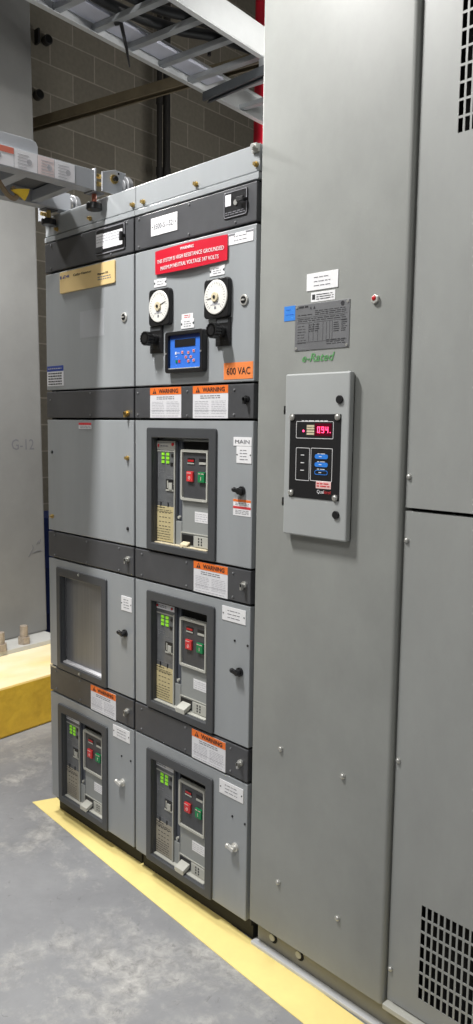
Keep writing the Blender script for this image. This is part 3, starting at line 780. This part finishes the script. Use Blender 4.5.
# ------------------------------------------------------------------ transformer enclosure
T = thing('transformer_cabinet', 'tall grey transformer enclosure with metal nameplate, digital controller and louvred panels', 'transformer', (1.8, .65, 0))
TX0, TX1, TZ = 1.126, 1.607, 2.85
bm = new(); box(bm, TX0+.012, 2.55, .055, 1.35, .10, TZ-.01); obj('core_housing', bm, M['blackgap'], T)
# narrow bolted panel, bent back at both edges
bm = new()
prof = []
r = .012
for i in range(7):
    a = math.radians(180+90*i/6); prof.append((TX0+r*.6+r*.6*math.cos(a), r*.6+r*.6*math.sin(a)))
for i in range(7):
    a = math.radians(270+90*i/6); prof.append((TX1-r+r*math.cos(a), r+r*math.sin(a)))
prof += [(TX1, .052), (TX0, .052)]
z0, z1 = .090, TZ
a = [bm.verts.new((x, y, z0)) for x, y in prof]; b = [bm.verts.new((x, y, z1)) for x, y in prof]
bm.faces.new(a); bm.faces.new(list(reversed(b)))
for i in range(len(prof)):
    j = (i+1) % len(prof); bm.faces.new([a[j], a[i], b[i], b[j]])
fp = obj('front_panel', bm, M['trafo'], T, smooth=True)
each('panel_bolt', ((1.462, .651), (1.242, .655), (1.243, .259), (1.459, .255)), lambda bm, x, z: (cyl(bm, (x, -.002, z), 'y', .0085, .004, 6), ball(bm, (x, -.004, z), .0065, .6)), M['screw'], fp, smooth=True)

def vent_panel(name, x0, x1, z0, z1, hx0, hx1, hz0, nrow, y0=.018, t=.002):
    px, hw, pz, hh = .0166, .0115, .0356, .0302
    xs = [x0]; ncol = int((hx1-hx0)/px)
    for i in range(ncol): xs += [hx0+i*px, hx0+i*px+hw]
    xs.append(x1)
    zs = [z0]
    for j in range(nrow): zs += [hz0+j*pz, hz0+j*pz+hh]
    zs.append(z1)
    bm = new()
    V = {}
    def vert(i, j, k):
        key = (i, j, k)
        if key not in V: V[key] = bm.verts.new((xs[i], y0+k*t, zs[j]))
        return V[key]
    nx, nz = len(xs)-1, len(zs)-1
    solid = lambda i, j: 0 <= i < nx and 0 <= j < nz and not (i % 2 == 1 and j % 2 == 1)
    for i in range(nx):
        for j in range(nz):
            if not solid(i, j): continue
            for k in (0, 1): bm.faces.new([vert(i, j, k), vert(i+1, j, k), vert(i+1, j+1, k), vert(i, j+1, k)])
            for di, dj, e in ((-1, 0, ((i, j), (i, j+1))), (1, 0, ((i+1, j), (i+1, j+1))), (0, -1, ((i, j), (i+1, j))), (0, 1, ((i, j+1), (i+1, j+1)))):
                if not solid(i+di, j+dj):
                    (p, q_), (r_, s_) = e
                    bm.faces.new([vert(p, q_, 0), vert(r_, s_, 0), vert(r_, s_, 1), vert(p, q_, 1)])
    # folded edges
    y1 = y0+.028
    box(bm, x0, x0+.002, y0+t, y1, z0, z1); box(bm, x0+.002, x1, y0+t, y1, z1-.002, z1); box(bm, x0+.002, x1, y0+t, y1, z0, z0+.002)
    return obj(name, bm, M['trafo2'], T)
vent_panel('upper_louvred_panel', 1.629, 2.55, 1.366, TZ, 1.7105, 2.30, 2.1905, 8, .013)
vent_panel('lower_louvred_panel', 1.629, 2.55, .107, 1.357, 1.7025, 2.30, .1585, 7, .013)
bm = new(); box(bm, 1.6115, 1.629, .0155, .053, .104, 1.3575); box(bm, 1.6115, 1.629, .0155, .053, 1.3655, TZ); fl = obj('mounting_flange', bm, M['trafo2'], T)
each('flange_screw', ((1.6195, 1.439), (1.6195, 1.287), (1.6195, .740), (1.6195, .190)), lambda bm, x, z: (cyl(bm, (x, .0138, z), 'y', .0068, .0035, 12), ball(bm, (x, .012, z), .0056, .6)), M['screw'], fl, smooth=True)
# base channel with bolt holes, and the light angle on the floor in front
bm = new(); box(bm, 1.13, 2.55, .036, 1.30, 0, .088); box(bm, 1.130, 1.612, .053, 1.30, .088, .099); bc = obj('base_channel', bm, M['base'], T, .002)
each('bolt_hole', ((1.196,), (1.300,)), lambda bm, x: cyl(bm, (x, .0355, .045), 'y', .014, .003, 16), M['blackgap'], bc)
each('base_bolt', ((1.192,), (1.296,)), lambda bm, x: cyl(bm, (x, .034, .047), 'y', .0105, .005, 14), M['brk_light'], bc)
bm = new(); box(bm, 1.122, 2.55, .012, .036, 0, .012)
obj('base_angle', bm, M['angle'], T, .003)

bm = new(); box(bm, 1.612, 2.55, -.006, 1.30, .088, .102); obj('base_ledge', bm, M['brk_light'], T, .002)
# plates and labels on the narrow panel
tag_plate(T, 1.299, 1.402, 1.899, 1.942, 0, rows=3, name='transformer_tag', seed=81, pins=False)
o = tag_plate(T, 1.314, 1.393, 1.870, 1.894, 0, rows=3, name='approval_sticker', seed=83, pins=False, th=.0008)
bm = new(); box(bm, 1.318, 1.328, -.0012, -.0008, 1.876, 1.889); lines(bm, 1.332, 1.388, 1.874, 1.890, 3, -.0008, .0014, 2); obj('certification_mark', bm, M['ink_dark'], o)
bm = new(); box(bm, 1.262, 1.441, -.002, 0, 1.750, 1.867); npl = obj('rating_plate', bm, M['plate'], T, .0006, label='engraved metal rating plate')
each('rivet', ((1.268, 1.861), (1.435, 1.861), (1.268, 1.756), (1.435, 1.756)), lambda bm, x, z: cyl(bm, (x, -.0025, z), 'y', .0035, .002, 12), M['screw'], npl)
bm = new(); lines(bm, 1.276, 1.306, 1.857, 1.864, 1, -.002, .0045, 84); 
for x in (1.312, 1.324): prism(bm, [(x, 1.853), (x+.007, 1.853), (x+.0035, 1.860)], -.0024, -.002)
cyl(bm, (1.419, -.0022, 1.858), 'y', .006, .0006, 14)
obj('maker_print', bm, M['ink_dark'], npl)
bm = new()
lines(bm, 1.272, 1.32, 1.838, 1.842, 1, -.002, .0014, 1); lines(bm, 1.272, 1.43, 1.822, 1.832, 2, -.002, .0012, 2); lines(bm, 1.33, 1.43, 1.836, 1.850, 3, -.002, .0012, 3)
lines(bm, 1.31, 1.345, 1.795, 1.816, 4, -.002, .0014, 4); lines(bm, 1.392, 1.41, 1.79, 1.816, 5, -.002, .0014, 5); lines(bm, 1.416, 1.434, 1.79, 1.820, 6, -.002, .0014, 6)
lines(bm, 1.272, 1.30, 1.765, 1.815, 7, -.002, .0008, 7); lines(bm, 1.37, 1.43, 1.760, 1.775, 3, -.002, .0012, 8)
for x in (1.31, 1.325, 1.34, 1.357, 1.368, 1.379, 1.387): box(bm, x, x+.0008, -.0023, -.002, 1.772, 1.818)
for z in (1.833, 1.819, 1.770): box(bm, 1.27, 1.434, -.0023, -.002, z, z+.0007)
obj('engraving', bm, M['ink_dark'], npl)
bm = new(); box(bm, 1.222, 1.261, -.001, 0, 1.830, 1.868); bl = obj('blue_sticker', bm, M['bluetag'], T)
bm = new(); lines(bm, 1.228, 1.256, 1.843, 1.850, 1, -.001, .0015, 85); lines(bm, 1.228, 1.250, 1.856, 1.862, 1, -.001, .0012, 86); obj('lettering', bm, M['bluekey'], bl)
bm = new(); text(bm, 'e-Rated', 1.343, 1.731, -.0004, .021, .108, shear=.3, bold=.01); obj('efficiency_lettering', bm, M['greent'], T, label='green italic e-Rated lettering')
bm = new(); cyl(bm, (1.518, -.004, 1.857), 'y', .011, .008, 6); il = obj('indicator_lamp', bm, M['chrome'], T, .001)
bm = new(); ball(bm, (1.517, -.007, 1.859), .0065, .6); obj('lamp_lens', bm, M['redlamp'], il, smooth=True)

# temperature controller box (hinged cover on the panel)
bm = new(); box(bm, 1.258, 1.463, -.006, 0, 1.270, 1.686)
tb = obj('temperature_monitor', bm, M['box'], T, .004, label='grey hinged controller box with a black digital faceplate')
bm = new(); box(bm, 1.254, 1.467, -.025, -.006, 1.268, 1.689); obj('cover', bm, M['box'], tb, .004)
each('hinge', ((1.596,), (1.353,)), lambda bm, z: (box(bm, 1.245, 1.256, -.020, -.002, z-.011, z+.011), cyl(bm, (1.250, -.021, z-.004), 'z', .0035, .008, 10)), M['black'], tb)
Y = -.0265; DX = .0195   # features below are measured, then brought onto the cover
bm = new(); box(bm, 1.294, 1.4625, Y, -.025, 1.369, 1.585); obj('faceplate', bm, M['black2'], tb)
each('faceplate_screw', ((1.302, 1.577), (1.453, 1.578), (1.303, 1.380), (1.451, 1.376)), lambda bm, x, z: (cyl(bm, (x, Y-.0015, z), 'y', .0085, .003, 16), ball(bm, (x, Y-.003, z), .0065, .5)), M['screw'], tb, smooth=True)
each('cover_screw', ((1.457, 1.621), (1.455, 1.334)), lambda bm, x, z: cyl(bm, (x, -.0275, z), 'y', .0105, .005, 18), M['dark_metal'], tb, .001, True)
bm = new()
for x0_, x1_, z0_, z1_ in ((1.316, 1.440, 1.523, 1.567), (1.317, 1.364, 1.414, 1.499), (1.368, 1.439, 1.415, 1.4995)):
    ring(bm, rrect(x0_, x1_, z0_, z1_, .003), rrect(x0_+.0012, x1_-.0012, z0_+.0012, z1_-.0012, .002), Y-.0004, Y)
lines(bm, 1.335, 1.425, 1.5655, 1.5705, 1, Y, .0022, 87)
for z in (1.480, 1.460, 1.4405): lines(bm, 1.334, 1.347, z-.002, z+.002, 1, Y, .002, 88)
for z in (1.4835, 1.4635, 1.4445): lines(bm, 1.390, 1.416, z, z+.003, 1, Y, .0016, 89)
text(bm, 'Qualitrol'[:4], 1.403, 1.389, Y, .009, .022)
obj('face_print', bm, M['white'], tb)
bm = new(); text(bm, 'itrol', 1.4255, 1.3885, Y, .0085, .021); obj('logo_print', bm, M['redp'], tb)
bm = new(); box(bm, 1.379, 1.434, Y-.0008, Y, 1.530, 1.562); obj('digit_window', bm, M['digitbg'], tb)
bm = new()
SEG = {'0': 'abcdef', '9': 'abcdfg', '4': 'bcfg'}
for i, ch in enumerate('094'):
    cx = 1.3925+i*.0135; cz = 1.5457; hw, hh, th = .0042, .0078, .0018
    segs = dict(a=(cx-hw, cx+hw, cz+hh-th, cz+hh), d=(cx-hw, cx+hw, cz-hh, cz-hh+th), g=(cx-hw, cx+hw, cz-th/2, cz+th/2),
                b=(cx+hw-th, cx+hw, cz, cz+hh), c=(cx+hw-th, cx+hw, cz-hh, cz), f=(cx-hw, cx-hw+th, cz, cz+hh), e=(cx-hw, cx-hw+th, cz-hh, cz))
    for s_ in SEG[ch]:
        q_ = segs[s_]; box(bm, q_[0], q_[1], Y-.0014, Y-.0008, q_[2], q_[3])
cyl(bm, (1.4305, Y-.0011, 1.539), 'y', .0012, .0006, 8); cyl(bm, (1.342, Y-.0011, 1.542), 'y', .0028, .0012, 12)
obj('digits', bm, M['digit'], tb, label='glowing red digits 094')
each('phase_key', ((1.555,), (1.5485,), (1.5415,), (1.535,)), lambda bm, z: box(bm, 1.3525, 1.3775, Y-.0008, Y, z-.0024, z+.0024), M['ivory'], tb)
for z, dk in ((1.478, 0), (1.4575, 0), (1.4375, 1)):
    bm = new()
    if dk: ring(bm, rrect(1.382, 1.425, z-.0058, z+.0058, .0055, 5), rrect(1.3835, 1.4235, z-.0043, z+.0043, .004, 5), Y-.001, Y)
    else: prism(bm, rrect(1.382, 1.425, z-.0058, z+.0058, .0055, 5), Y-.001, Y)
    obj('key', bm, M['bluebtn'], tb, label='blue outlined key' if dk else None)
    bm = new(); lines(bm, 1.396, 1.411, z-.002, z+.002, 1, Y-.001, .0018, 90); obj('key_print', bm, M['white'], tb)
bm = new(); box(bm, 1.388, 1.437, Y-.0012, Y, 1.397, 1.415); obj('calibration_sticker', bm, M['pink'], tb)
bm = new(); lines(bm, 1.391, 1.433, 1.400, 1.413, 2, Y-.0012, .003, 91); obj('sticker_print', bm, M['redp'], tb)

for o in tb.children:   # bring the measured faceplate features onto the cover plane
    if o.name.split('.')[0] not in ('cover', 'hinge'): o.location.x -= DX
# ------------------------------------------------------------------ breaker hoist on top of the gear
H = thing('breaker_hoist', 'grey lifting hoist frame overhanging the top of the far section', 'hoist', (.25, 0, 2.311))
# near beam: channel along y
bm = new()
box(bm, .394, .400, -.75, -.043, 2.322, 2.384); box(bm, .350, .394, -.75, -.043, 2.379, 2.384); box(bm, .350, .394, -.75, -.043, 2.322, 2.327)
nb = obj('beam', bm, M['hoistp'], H, .001)
bm = new(); box(bm, .346, .404, -.046, -.040, 2.318, 2.390); obj('end_plate', bm, M['hoistp'], nb, .001)
each('beam_bolt', ((2.371,), (2.346,)), lambda bm, z: (cyl(bm, (.392, -.030, z), 'y', .008, .02, 6), cyl(bm, (.392, -.016, z), 'y', .006, .012, 12)), M['brass'], nb)
bm = new(); prism_x(bm, [(-.75, 2.384), (-.245, 2.384), (-.245, 2.412), (-.252, 2.423), (-.264, 2.427), (-.75, 2.427)], .380, .386); obj('guard_plate', bm, M['hoistp'], H, .001)
# stickers on the near beam
for k, (ya, yb) in enumerate(((-.46, -.335), (-.335, -.255), (-.255, -.195), (-.195, -.120))):
    bm = new(); box(bm, .400, .4006, ya+.001, yb-.001, 2.326, 2.382)
    s_ = obj('instruction_sticker', bm, M['paper'] if k != 2 else M['pinkish'], H)
    bm = new(); rr = random.Random(k)
    for j in range(5):
        z = 2.333+j*.009
        box(bm, .4006, .4010, ya+.012, ya+.012+rr.uniform(.03, .045), z, z+.0016)
    cyl(bm, (.4008, (ya+yb)/2+.012, 2.352), 'x', .009, .0004, 14)
    obj('sticker_print', bm, M['ink_light'], s_)
    if k == 0:
        bm = new(); box(bm, .4006, .4011, ya+.001, yb-.001, 2.364, 2.382); obj('red_header', bm, M['redfade'], s_)
# far beam
bm = new()
box(bm, .104, .110, -.75, .045, 2.322, 2.384); box(bm, .062, .104, -.75, .045, 2.379, 2.384); box(bm, .062, .104, -.75, .045, 2.322, 2.327)
fb = obj('beam', bm, M['hoistp'], H, .001)
# cross members and floor plate
bm = new(); box(bm, .110, .350, -.115, -.085, 2.326, 2.362); obj('cross_member', bm, M['hoistp'], H, .002)
bm = new(); box(bm, .110, .350, -.30, -.26, 2.326, 2.366); obj('cross_member', bm, M['hoistp'], H, .002)
bm = new(); box(bm, .108, .352, -.75, -.045, 2.367, 2.371); obj('deck_plate', bm, M['hoistd'], H)  # lengthened at the gear end to block light on the far beam
# near bracket with wheel and guide roller
bm = new(); box(bm, .400, .406, -.040, .095, 2.322, 2.408) if False else prism_x(bm, [(-.020, 2.322), (.075, 2.322), (.075, 2.398), (.030, 2.400), (-.020, 2.384)], .402, .408); br_ = obj('wheel_bracket', bm, M['hoistp'], H, .001)
bm = new(); cyl(bm, (.411, .026, 2.368), 'x', .0145, .006, 20); obj('washer', bm, M['brass'], br_)
bm = new(); cyl(bm, (.418, .026, 2.368), 'x', .0085, .012, 6); obj('pivot_bolt', bm, M['dark_metal'], br_)
each('bracket_hole', ((.066, 2.338), (.045, 2.390)), lambda bm, y, z: cyl(bm, (.4085, y, z), 'x', .0035, .002, 10), M['blackgap'], br_)
def wheel(x):
    bm = new(); cyl(bm, (x, .080, 2.3515), 'y', .0405, .020, 28); cyl(bm, (x, .066, 2.3515), 'y', .030, .008, 24); o = obj('wheel', bm, M['plate'], H, .002, True)
    bm = new(); cyl(bm, (x, .066, 2.3515), 'y', .008, .03, 12); obj('axle', bm, M['brass'], o)
wheel(.392); wheel(.070)
def guide(x, m):
    bm = new(); cyl(bm, (x, -.024, 2.278), 'z', .0265, .022, 24); o = obj('guide_roller', bm, M['black'], H, .003, True)
    bm = new(); cyl(bm, (x, -.024, 2.303), 'z', .008, .040, 10); obj('roller_bolt', bm, m, o)
    bm = new(); box(bm, x-.022, x+.022, -.05, .002, 2.3185, 2.3235); obj('roller_arm', bm, M['hoistd'], o)
guide(.365, M['copper']); guide(.072, M['brass'])
bm = new(); box(bm, -.030, .020, -.008, -.003, 2.300, 2.352); box(bm, -.030, .062, -.008, .045, 2.352, 2.357); fbk = obj('wheel_bracket', bm, M['hoistp'], H, .001)
each('bracket_bolt', ((.028, -.02, 2.316), (.045, -.03, 2.335), (.046, -.022, 2.350)), lambda bm, *p: cyl(bm, p, 'y', .0075, .02, 6), M['brass'], fbk)
# hook strap with yellow tag hung from near beam
bm = new(); tube(bm, smooth_path([(.372, -.40, 2.322), (.374, -.375, 2.285), (.374, -.345, 2.250), (.374, -.322, 2.243), (.374, -.312, 2.258), (.374, -.330, 2.275)], 5), .008, 8)
hk = obj('load_hook', bm, M['strap'], H, smooth=True)
bm = new(); prism_x(bm, [(-.338, 2.262), (-.318, 2.270), (-.276, 2.278), (-.280, 2.262), (-.292, 2.240), (-.312, 2.252)], .380, .388); obj('safety_tag', bm, M['yellowtag'], hk, .001)

# ------------------------------------------------------------------ column on its plinth
C0 = (-1.52, .633)
def rb(bm, c, x0, x1, y0, y1, z0, z1, th=TH):
    pts = [rot(x, y, c, th) for x, y in ((x0, y0), (x1, y0), (x1, y1), (x0, y1))]
    hexa(bm, [(p[0], p[1], z0) for p in pts]+[(p[0], p[1], z1) for p in pts])
# plinth: front face through (-.797,.189) and (-.837,.483)
PC = (-.797, .189)
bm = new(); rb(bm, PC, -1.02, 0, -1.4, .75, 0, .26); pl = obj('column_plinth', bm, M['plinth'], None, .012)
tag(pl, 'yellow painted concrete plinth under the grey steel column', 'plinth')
cl = thing('steel_column', 'grey steel building column with scribbled marks and bolted base plate', 'column', (-1.7, .55, .26))
BC = (-1.284, .440)
bm = new(); rb(bm, BC, -.62, 0, -.75, .44, .26, .286); obj('base_plate', bm, M['baseplate'], cl, .003)
SCx = (-1.512, .872)     # front right corner of the shaft
bm = new(); rb(bm, SCx, -.36, 0, -.62, 0, .286, 5.6)
for v in bm.verts:
    if v.co.z > 2: v.co.y -= .085
sh = obj('shaft', bm, M['column'], cl, .012)
for ax_, ay_ in ((-1.354, .625), (-1.306, .455), (-1.27, .17)):
    bm = new(); cyl(bm, (ax_, ay_, .306), 'z', .037, .040, 6); o = obj('anchor_nut', bm, M['anchor'], cl)
    bm = new(); cyl(bm, (ax_, ay_, .358), 'z', .0225, .068, 14); obj('anchor_stud', bm, M['anchor'], o, .002, True)
# hand-written grid mark on the shaft face
bm = new(); text(bm, 'G-12', 0, 0, 0, .062, .155)
lean = .085/5.314
for v in bm.verts:
    lx, lz = v.co.x, v.co.z
    z = 1.43+lz
    px, py = rot(.0008-v.co.y*.2, -.14+lx, SCx)
    v.co = Vector((px, py-lean*(z-.286), z))
obj('grid_mark', bm, M['ink'], cl)
bm = new()
for s in ([(0, 0), (.02, .03), (.035, .05), (.03, .07)], [(.03, .02), (.06, .03), (.09, .03)], [(.06, .07), (.075, .09), (.08, .075), (.09, .1)]):
    pts = []
    for yy, zz in s:
        z = .76+zz; px, py = rot(.002, -.125+yy, SCx); pts.append((px, py-lean*(z-.286), z))
    tube(bm, pts, .0016, 5)
obj('scribble', bm, M['ink'], cl)

# blue drum behind the column
bm = new(); 
prof = [(.22, 0), (.24, .02), (.24, .05), (.233, .06), (.233, .30), (.241, .315), (.233, .33), (.233, .60), (.241, .615), (.233, .63), (.238, .90), (.245, .92), (.238, .945), (.20, .945)]
seg = 36; rings = [[bm.verts.new((-1.95+r*math.cos(2*math.pi*k/seg), 1.23+r*math.sin(2*math.pi*k/seg), z)) for k in range(seg)] for r, z in prof]
for a, b in zip(rings, rings[1:]):
    for k in range(seg): bm.faces.new([a[k], a[(k+1) % seg], b[(k+1) % seg], b[k]])
bm.faces.new(rings[0]); bm.faces.new(rings[-1])
tag(obj('drum', bm, M['navy'], None, smooth=True), 'dark blue drum standing on the floor behind the grey column', 'drum')

# ------------------------------------------------------------------ cable tray overhead
TC = (-.435, .206); TT = math.radians(8.0)
tr = thing('cable_tray', 'galvanized ladder cable tray running overhead above the switchgear', 'cable tray', (-.25, .9, 3.29), )
def tl(x, y): return rot(x, y, TC, TT)
def tbox(bm, x0, x1, y0, y1, z0, z1): rb(bm, TC, x0, x1, y0, y1, z0, z1, TT)
TW = .50
for nm, xa in (('far', 0), ('near', TW)):
    bm = new()
    s = 1 if nm == 'far' else -1
    tbox(bm, xa-.003, xa+.003, -1.6, 2.3, 3.29, 3.42)
    tbox(bm, min(xa, xa+s*.028), max(xa, xa+s*.028), -1.6, 2.3, 3.287, 3.2905)
    tbox(bm, min(xa, xa+s*.028), max(xa, xa+s*.028), -1.6, 2.3, 3.419, 3.4225)
    obj('side_rail', bm, M['alu'], tr)
for i in range(16):
    y = .345-.215*8+i*.215
    bm = new(); tbox(bm, .003, TW-.003, y-.017, y+.017, 3.305, 3.309); tbox(bm, .003, TW-.003, y-.019, y-.015, 3.309, 3.328); tbox(bm, .003, TW-.003, y+.015, y+.019, 3.309, 3.328)
    obj('rung', bm, M['galv'], tr)
def cable(pts, r, label, group=None):
    bm = new(); tube(bm, smooth_path([(*tl(x, y), z) for x, y, z in pts], 6), r, 10)
    tag(obj('power_cable', bm, M['cable'], None, smooth=True), label, 'cable', group)
cable([(.20, -1.4, 3.352), (.19, -.6, 3.352), (.16, .0, 3.352), (.17, .35, 3.352), (.25, .62, 3.352), (.36, .80, 3.352), (.44, 1.1, 3.352)], .024, 'black power cable on the tray, the one nearest the pale strip')
cable([(.27, -1.4, 3.352), (.26, -.5, 3.352), (.26, .1, 3.352), (.30, .42, 3.352), (.38, .60, 3.352), (.435, .85, 3.352)], .022, 'black power cable in the middle of the tray')
cable([(.38, -1.4, 3.352), (.37, -.4, 3.352), (.38, .15, 3.352), (.42, .45, 3.352), (.45, .75, 3.385)], .022, 'black power cable beside the bright near tray rail')
bm = new(); tbox(bm, .015, .125, -1.5, 1.115, 3.330, 3.345)
tag(obj('cover_strip', bm, M['lilac'], None, .003), 'pale lilac grey flat strip lying along the far side of the tray', 'strip')
# cable tie tail hanging from a rung
bm = new()
p0 = (*tl(.155, .345), 3.306)
tube(bm, [(p0[0]-.03, p0[1]-.0, 3.330), (p0[0]-.012, p0[1], 3.302), (p0[0]+.006, p0[1]+.012, 3.298), (p0[0]+.02, p0[1]+.03, 3.20), (p0[0]+.03, p0[1]+.04, 3.12)], [.010, .012, .009, .007, .003], 8)
ct = obj('cable_tie', bm, M['black'], None, smooth=True); tag(ct, 'black cable tie with long tail hanging from a tray rung', 'cable tie')

# supports below the tray
BEAM_A, BEAM_B = (-2.45, 1.04, 3.43), (.60, 1.72, 3.43)
def beam_between(name, a, b, w, h, m, label, cat, lip=.004):
    a, b = Vector(a), Vector(b); d = (b-a).normalized(); s = d.cross(Vector((0, 0, 1))).normalized()
    bm = new()
    def seg_(s0, s1, z0, z1):
        P = [a+s*s0, b+s*s0, b+s*s1, a+s*s1]
        hexa(bm, [p+Vector((0, 0, z0)) for p in P]+[p+Vector((0, 0, z1)) for p in P])
    seg_(-w/2, w/2, h-lip, h); seg_(-w/2, -w/2+lip, 0, h-lip); seg_(w/2-lip, w/2, 0, h-lip); seg_(-w/2+lip, -w/2+.012, 0, lip); seg_(w/2-.012, w/2-lip, 0, lip)
    return tag(obj(name, bm, m), label, cat)
beam_between('support_beam', BEAM_A, BEAM_B, .06, .058, M['brown'], 'brownish steel beam crossing over the tray from behind the grey column', 'beam')
beam_between('support_strut', (-.50, 1.235, 3.205), (.62, 1.235, 3.205), .045, .042, M['strut'], 'dark grey strut under the end of the tray beside the red pipe', 'strut')
st = bpy.data.objects['support_strut']
bm = new(); cyl(bm, (.50, 1.235, 4.42), 'z', .006, 2.36, 10); obj('hanger_rod', bm, M['galv'], st)
bm = new(); box(bm, -.105, -.050, 1.22, 1.25, 3.247, 3.2868); obj('tray_clip', bm, M['galv'], st)
# pipes and conduits behind the gear
bm = new(); cyl(bm, (-2.545, 2.545, 2.8), 'z', .022, 5.6, 16)
for z in (1.2, 2.4, 3.6, 4.15): cyl(bm, (-2.545, 2.545, z), 'z', .029, .06, 14)
tag(obj('conduit', bm, M['conduit'], None, smooth=True), 'dark thin vertical conduit with couplings on the block wall, nearer the column', 'conduit', 'conduits on the block wall')
bm = new(); cyl(bm, (-2.54, 2.615, 2.8), 'z', .030, 5.6, 18)
for z in (1.2, 2.4, 3.6): cyl(bm, (-2.54, 2.615, z), 'z', .037, .07, 14)
tag(obj('conduit', bm, M['conduit'], None, smooth=True), 'thicker dark vertical conduit on the block wall beside the thinner one', 'conduit', 'conduits on the block wall')
bm = new(); cyl(bm, (-1.0, 2.128, 2.8), 'z', .034, 5.6, 20)
rp = obj('sprinkler_pipe', bm, M['redpipe'], None, smooth=True); tag(rp, 'red vertical pipe behind the switchgear beside the transformer', 'pipe')
bm = new(); cyl(bm, (-1.0, 1.70, 4.67), 'z', .006, 1.86, 8); cyl(bm, (-1.0, 1.70, 3.745), 'z', .012, .02, 6)
tag(obj('threaded_rod', bm, M['dark_metal'], None), 'thin threaded rod hanging in the gap of the cable tray', 'rod')
# wall sleeves
for z, y, lab in ((4.286, 1.55, 'dark round pipe sleeve on the block wall, the upper one'), (3.891, 1.475, 'dark round pipe sleeve on the block wall, the lower one')):
    s_ = thing('pipe_sleeve', lab, 'sleeve', (-2.56, y, z))
    bm = new(); cyl(bm, (-2.582, y, z), 'x', .034, .05, 20); obj('sleeve', bm, M['conduit'], s_, .003, True)
    bm = new(); cyl(bm, (-2.556, y, z), 'x', .026, .004, 18); obj('opening', bm, M['blackgap'], s_)
    if z > 4: 
        bm = new(); box(bm, -2.61, -2.558, y-.085, y-.070, z-.05, z+.05); obj('strap_bracket', bm, M['dark_metal'], s_)

# ------------------------------------------------------------------ light
def area(name, loc, target, sx, sy, power, col=(1, 1, 1)):
    l = bpy.data.lights.new(name, 'AREA'); l.shape = 'RECTANGLE'; l.size = sx; l.size_y = sy; l.energy = power; l.color = col
    o = bpy.data.objects.new(name, l); COL.objects.link(o); o.location = loc
    d = Vector(target)-Vector(loc)
    o.rotation_euler = d.to_track_quat('-Z', 'Y').to_euler()
    return o
def strip(name, loc, length, width, power):   # strip-shaped area light along y, shining down
    l = bpy.data.lights.new(name, 'AREA'); l.shape = 'RECTANGLE'; l.size = width; l.size_y = length; l.energy = power; l.color = (1, .985, .96)
    o = bpy.data.objects.new(name, l); COL.objects.link(o); o.location = loc
    return o
def point_row(name, x, y0, y1, z, power, n=4, r=.03):   # row of soft point lights along y
    for k in range(n):
        l = bpy.data.lights.new(name, 'POINT'); l.energy = power/n; l.shadow_soft_size = r; l.color = (1, .985, .955)
        o = bpy.data.objects.new(name, l); COL.objects.link(o); o.location = (x, y0+(y1-y0)*k/(n-1), z)
strip('aisle_light', (.5, -1.2, 3.7), .55, .10, 108)
strip('aisle_light', (2.4, -3.0, 3.8), 1.2, .2, 70)  # unseen fill light added behind the camera
strip('plinth_fill_light', (-.50, -.12, 3.15), .45, .12, 52)  # unseen strip added to brighten the plinth and column
point_row('unseen_rear_light', -.6, 2.3, 3.1, 3.0, 45)  # added out of view behind the gear to brighten the block wall
point_row('unseen_rear_light', .40, 1.0, 1.4, 3.2, 38)

wd = bpy.data.worlds.new('world'); SC.world = wd; wd.use_nodes = True
wd.node_tree.nodes['Background'].inputs['Color'].default_value = (1, 1, 1, 1)
wd.node_tree.nodes['Background'].inputs['Strength'].default_value = .0

# ------------------------------------------------------------------ camera
cam = bpy.data.cameras.new('camera'); co = bpy.data.objects.new('camera', cam); COL.objects.link(co)
cam.sensor_fit = 'VERTICAL'; cam.sensor_height = 36; cam.sensor_width = 36*473/1024; cam.lens = 780/1024*36
yaw, pit, rol = -.8031, .1093, .0139
f = Vector((math.sin(yaw)*math.cos(pit), math.cos(yaw)*math.cos(pit), -math.sin(pit)))
rt = Vector((math.cos(yaw), -math.sin(yaw), 0)); up = rt.cross(f)
c, s = math.cos(rol), math.sin(rol)
r2 = c*rt+s*up; u2 = -s*rt+c*up
mw = Matrix((( r2.x, u2.x, -f.x, 2.6611), (r2.y, u2.y, -f.y, -1.5559), (r2.z, u2.z, -f.z, 1.5513), (0, 0, 0, 1)))
co.matrix_world = mw
cam.clip_start = .05
SC.camera = co
SC.view_settings.view_transform = 'Standard'; SC.view_settings.look = 'None'; SC.view_settings.gamma = 1; SC.view_settings.use_curve_mapping = False
SC.view_settings.exposure = 0.0
for o in list(bpy.data.objects):
    if '_o' in o.keys(): del o['_o']
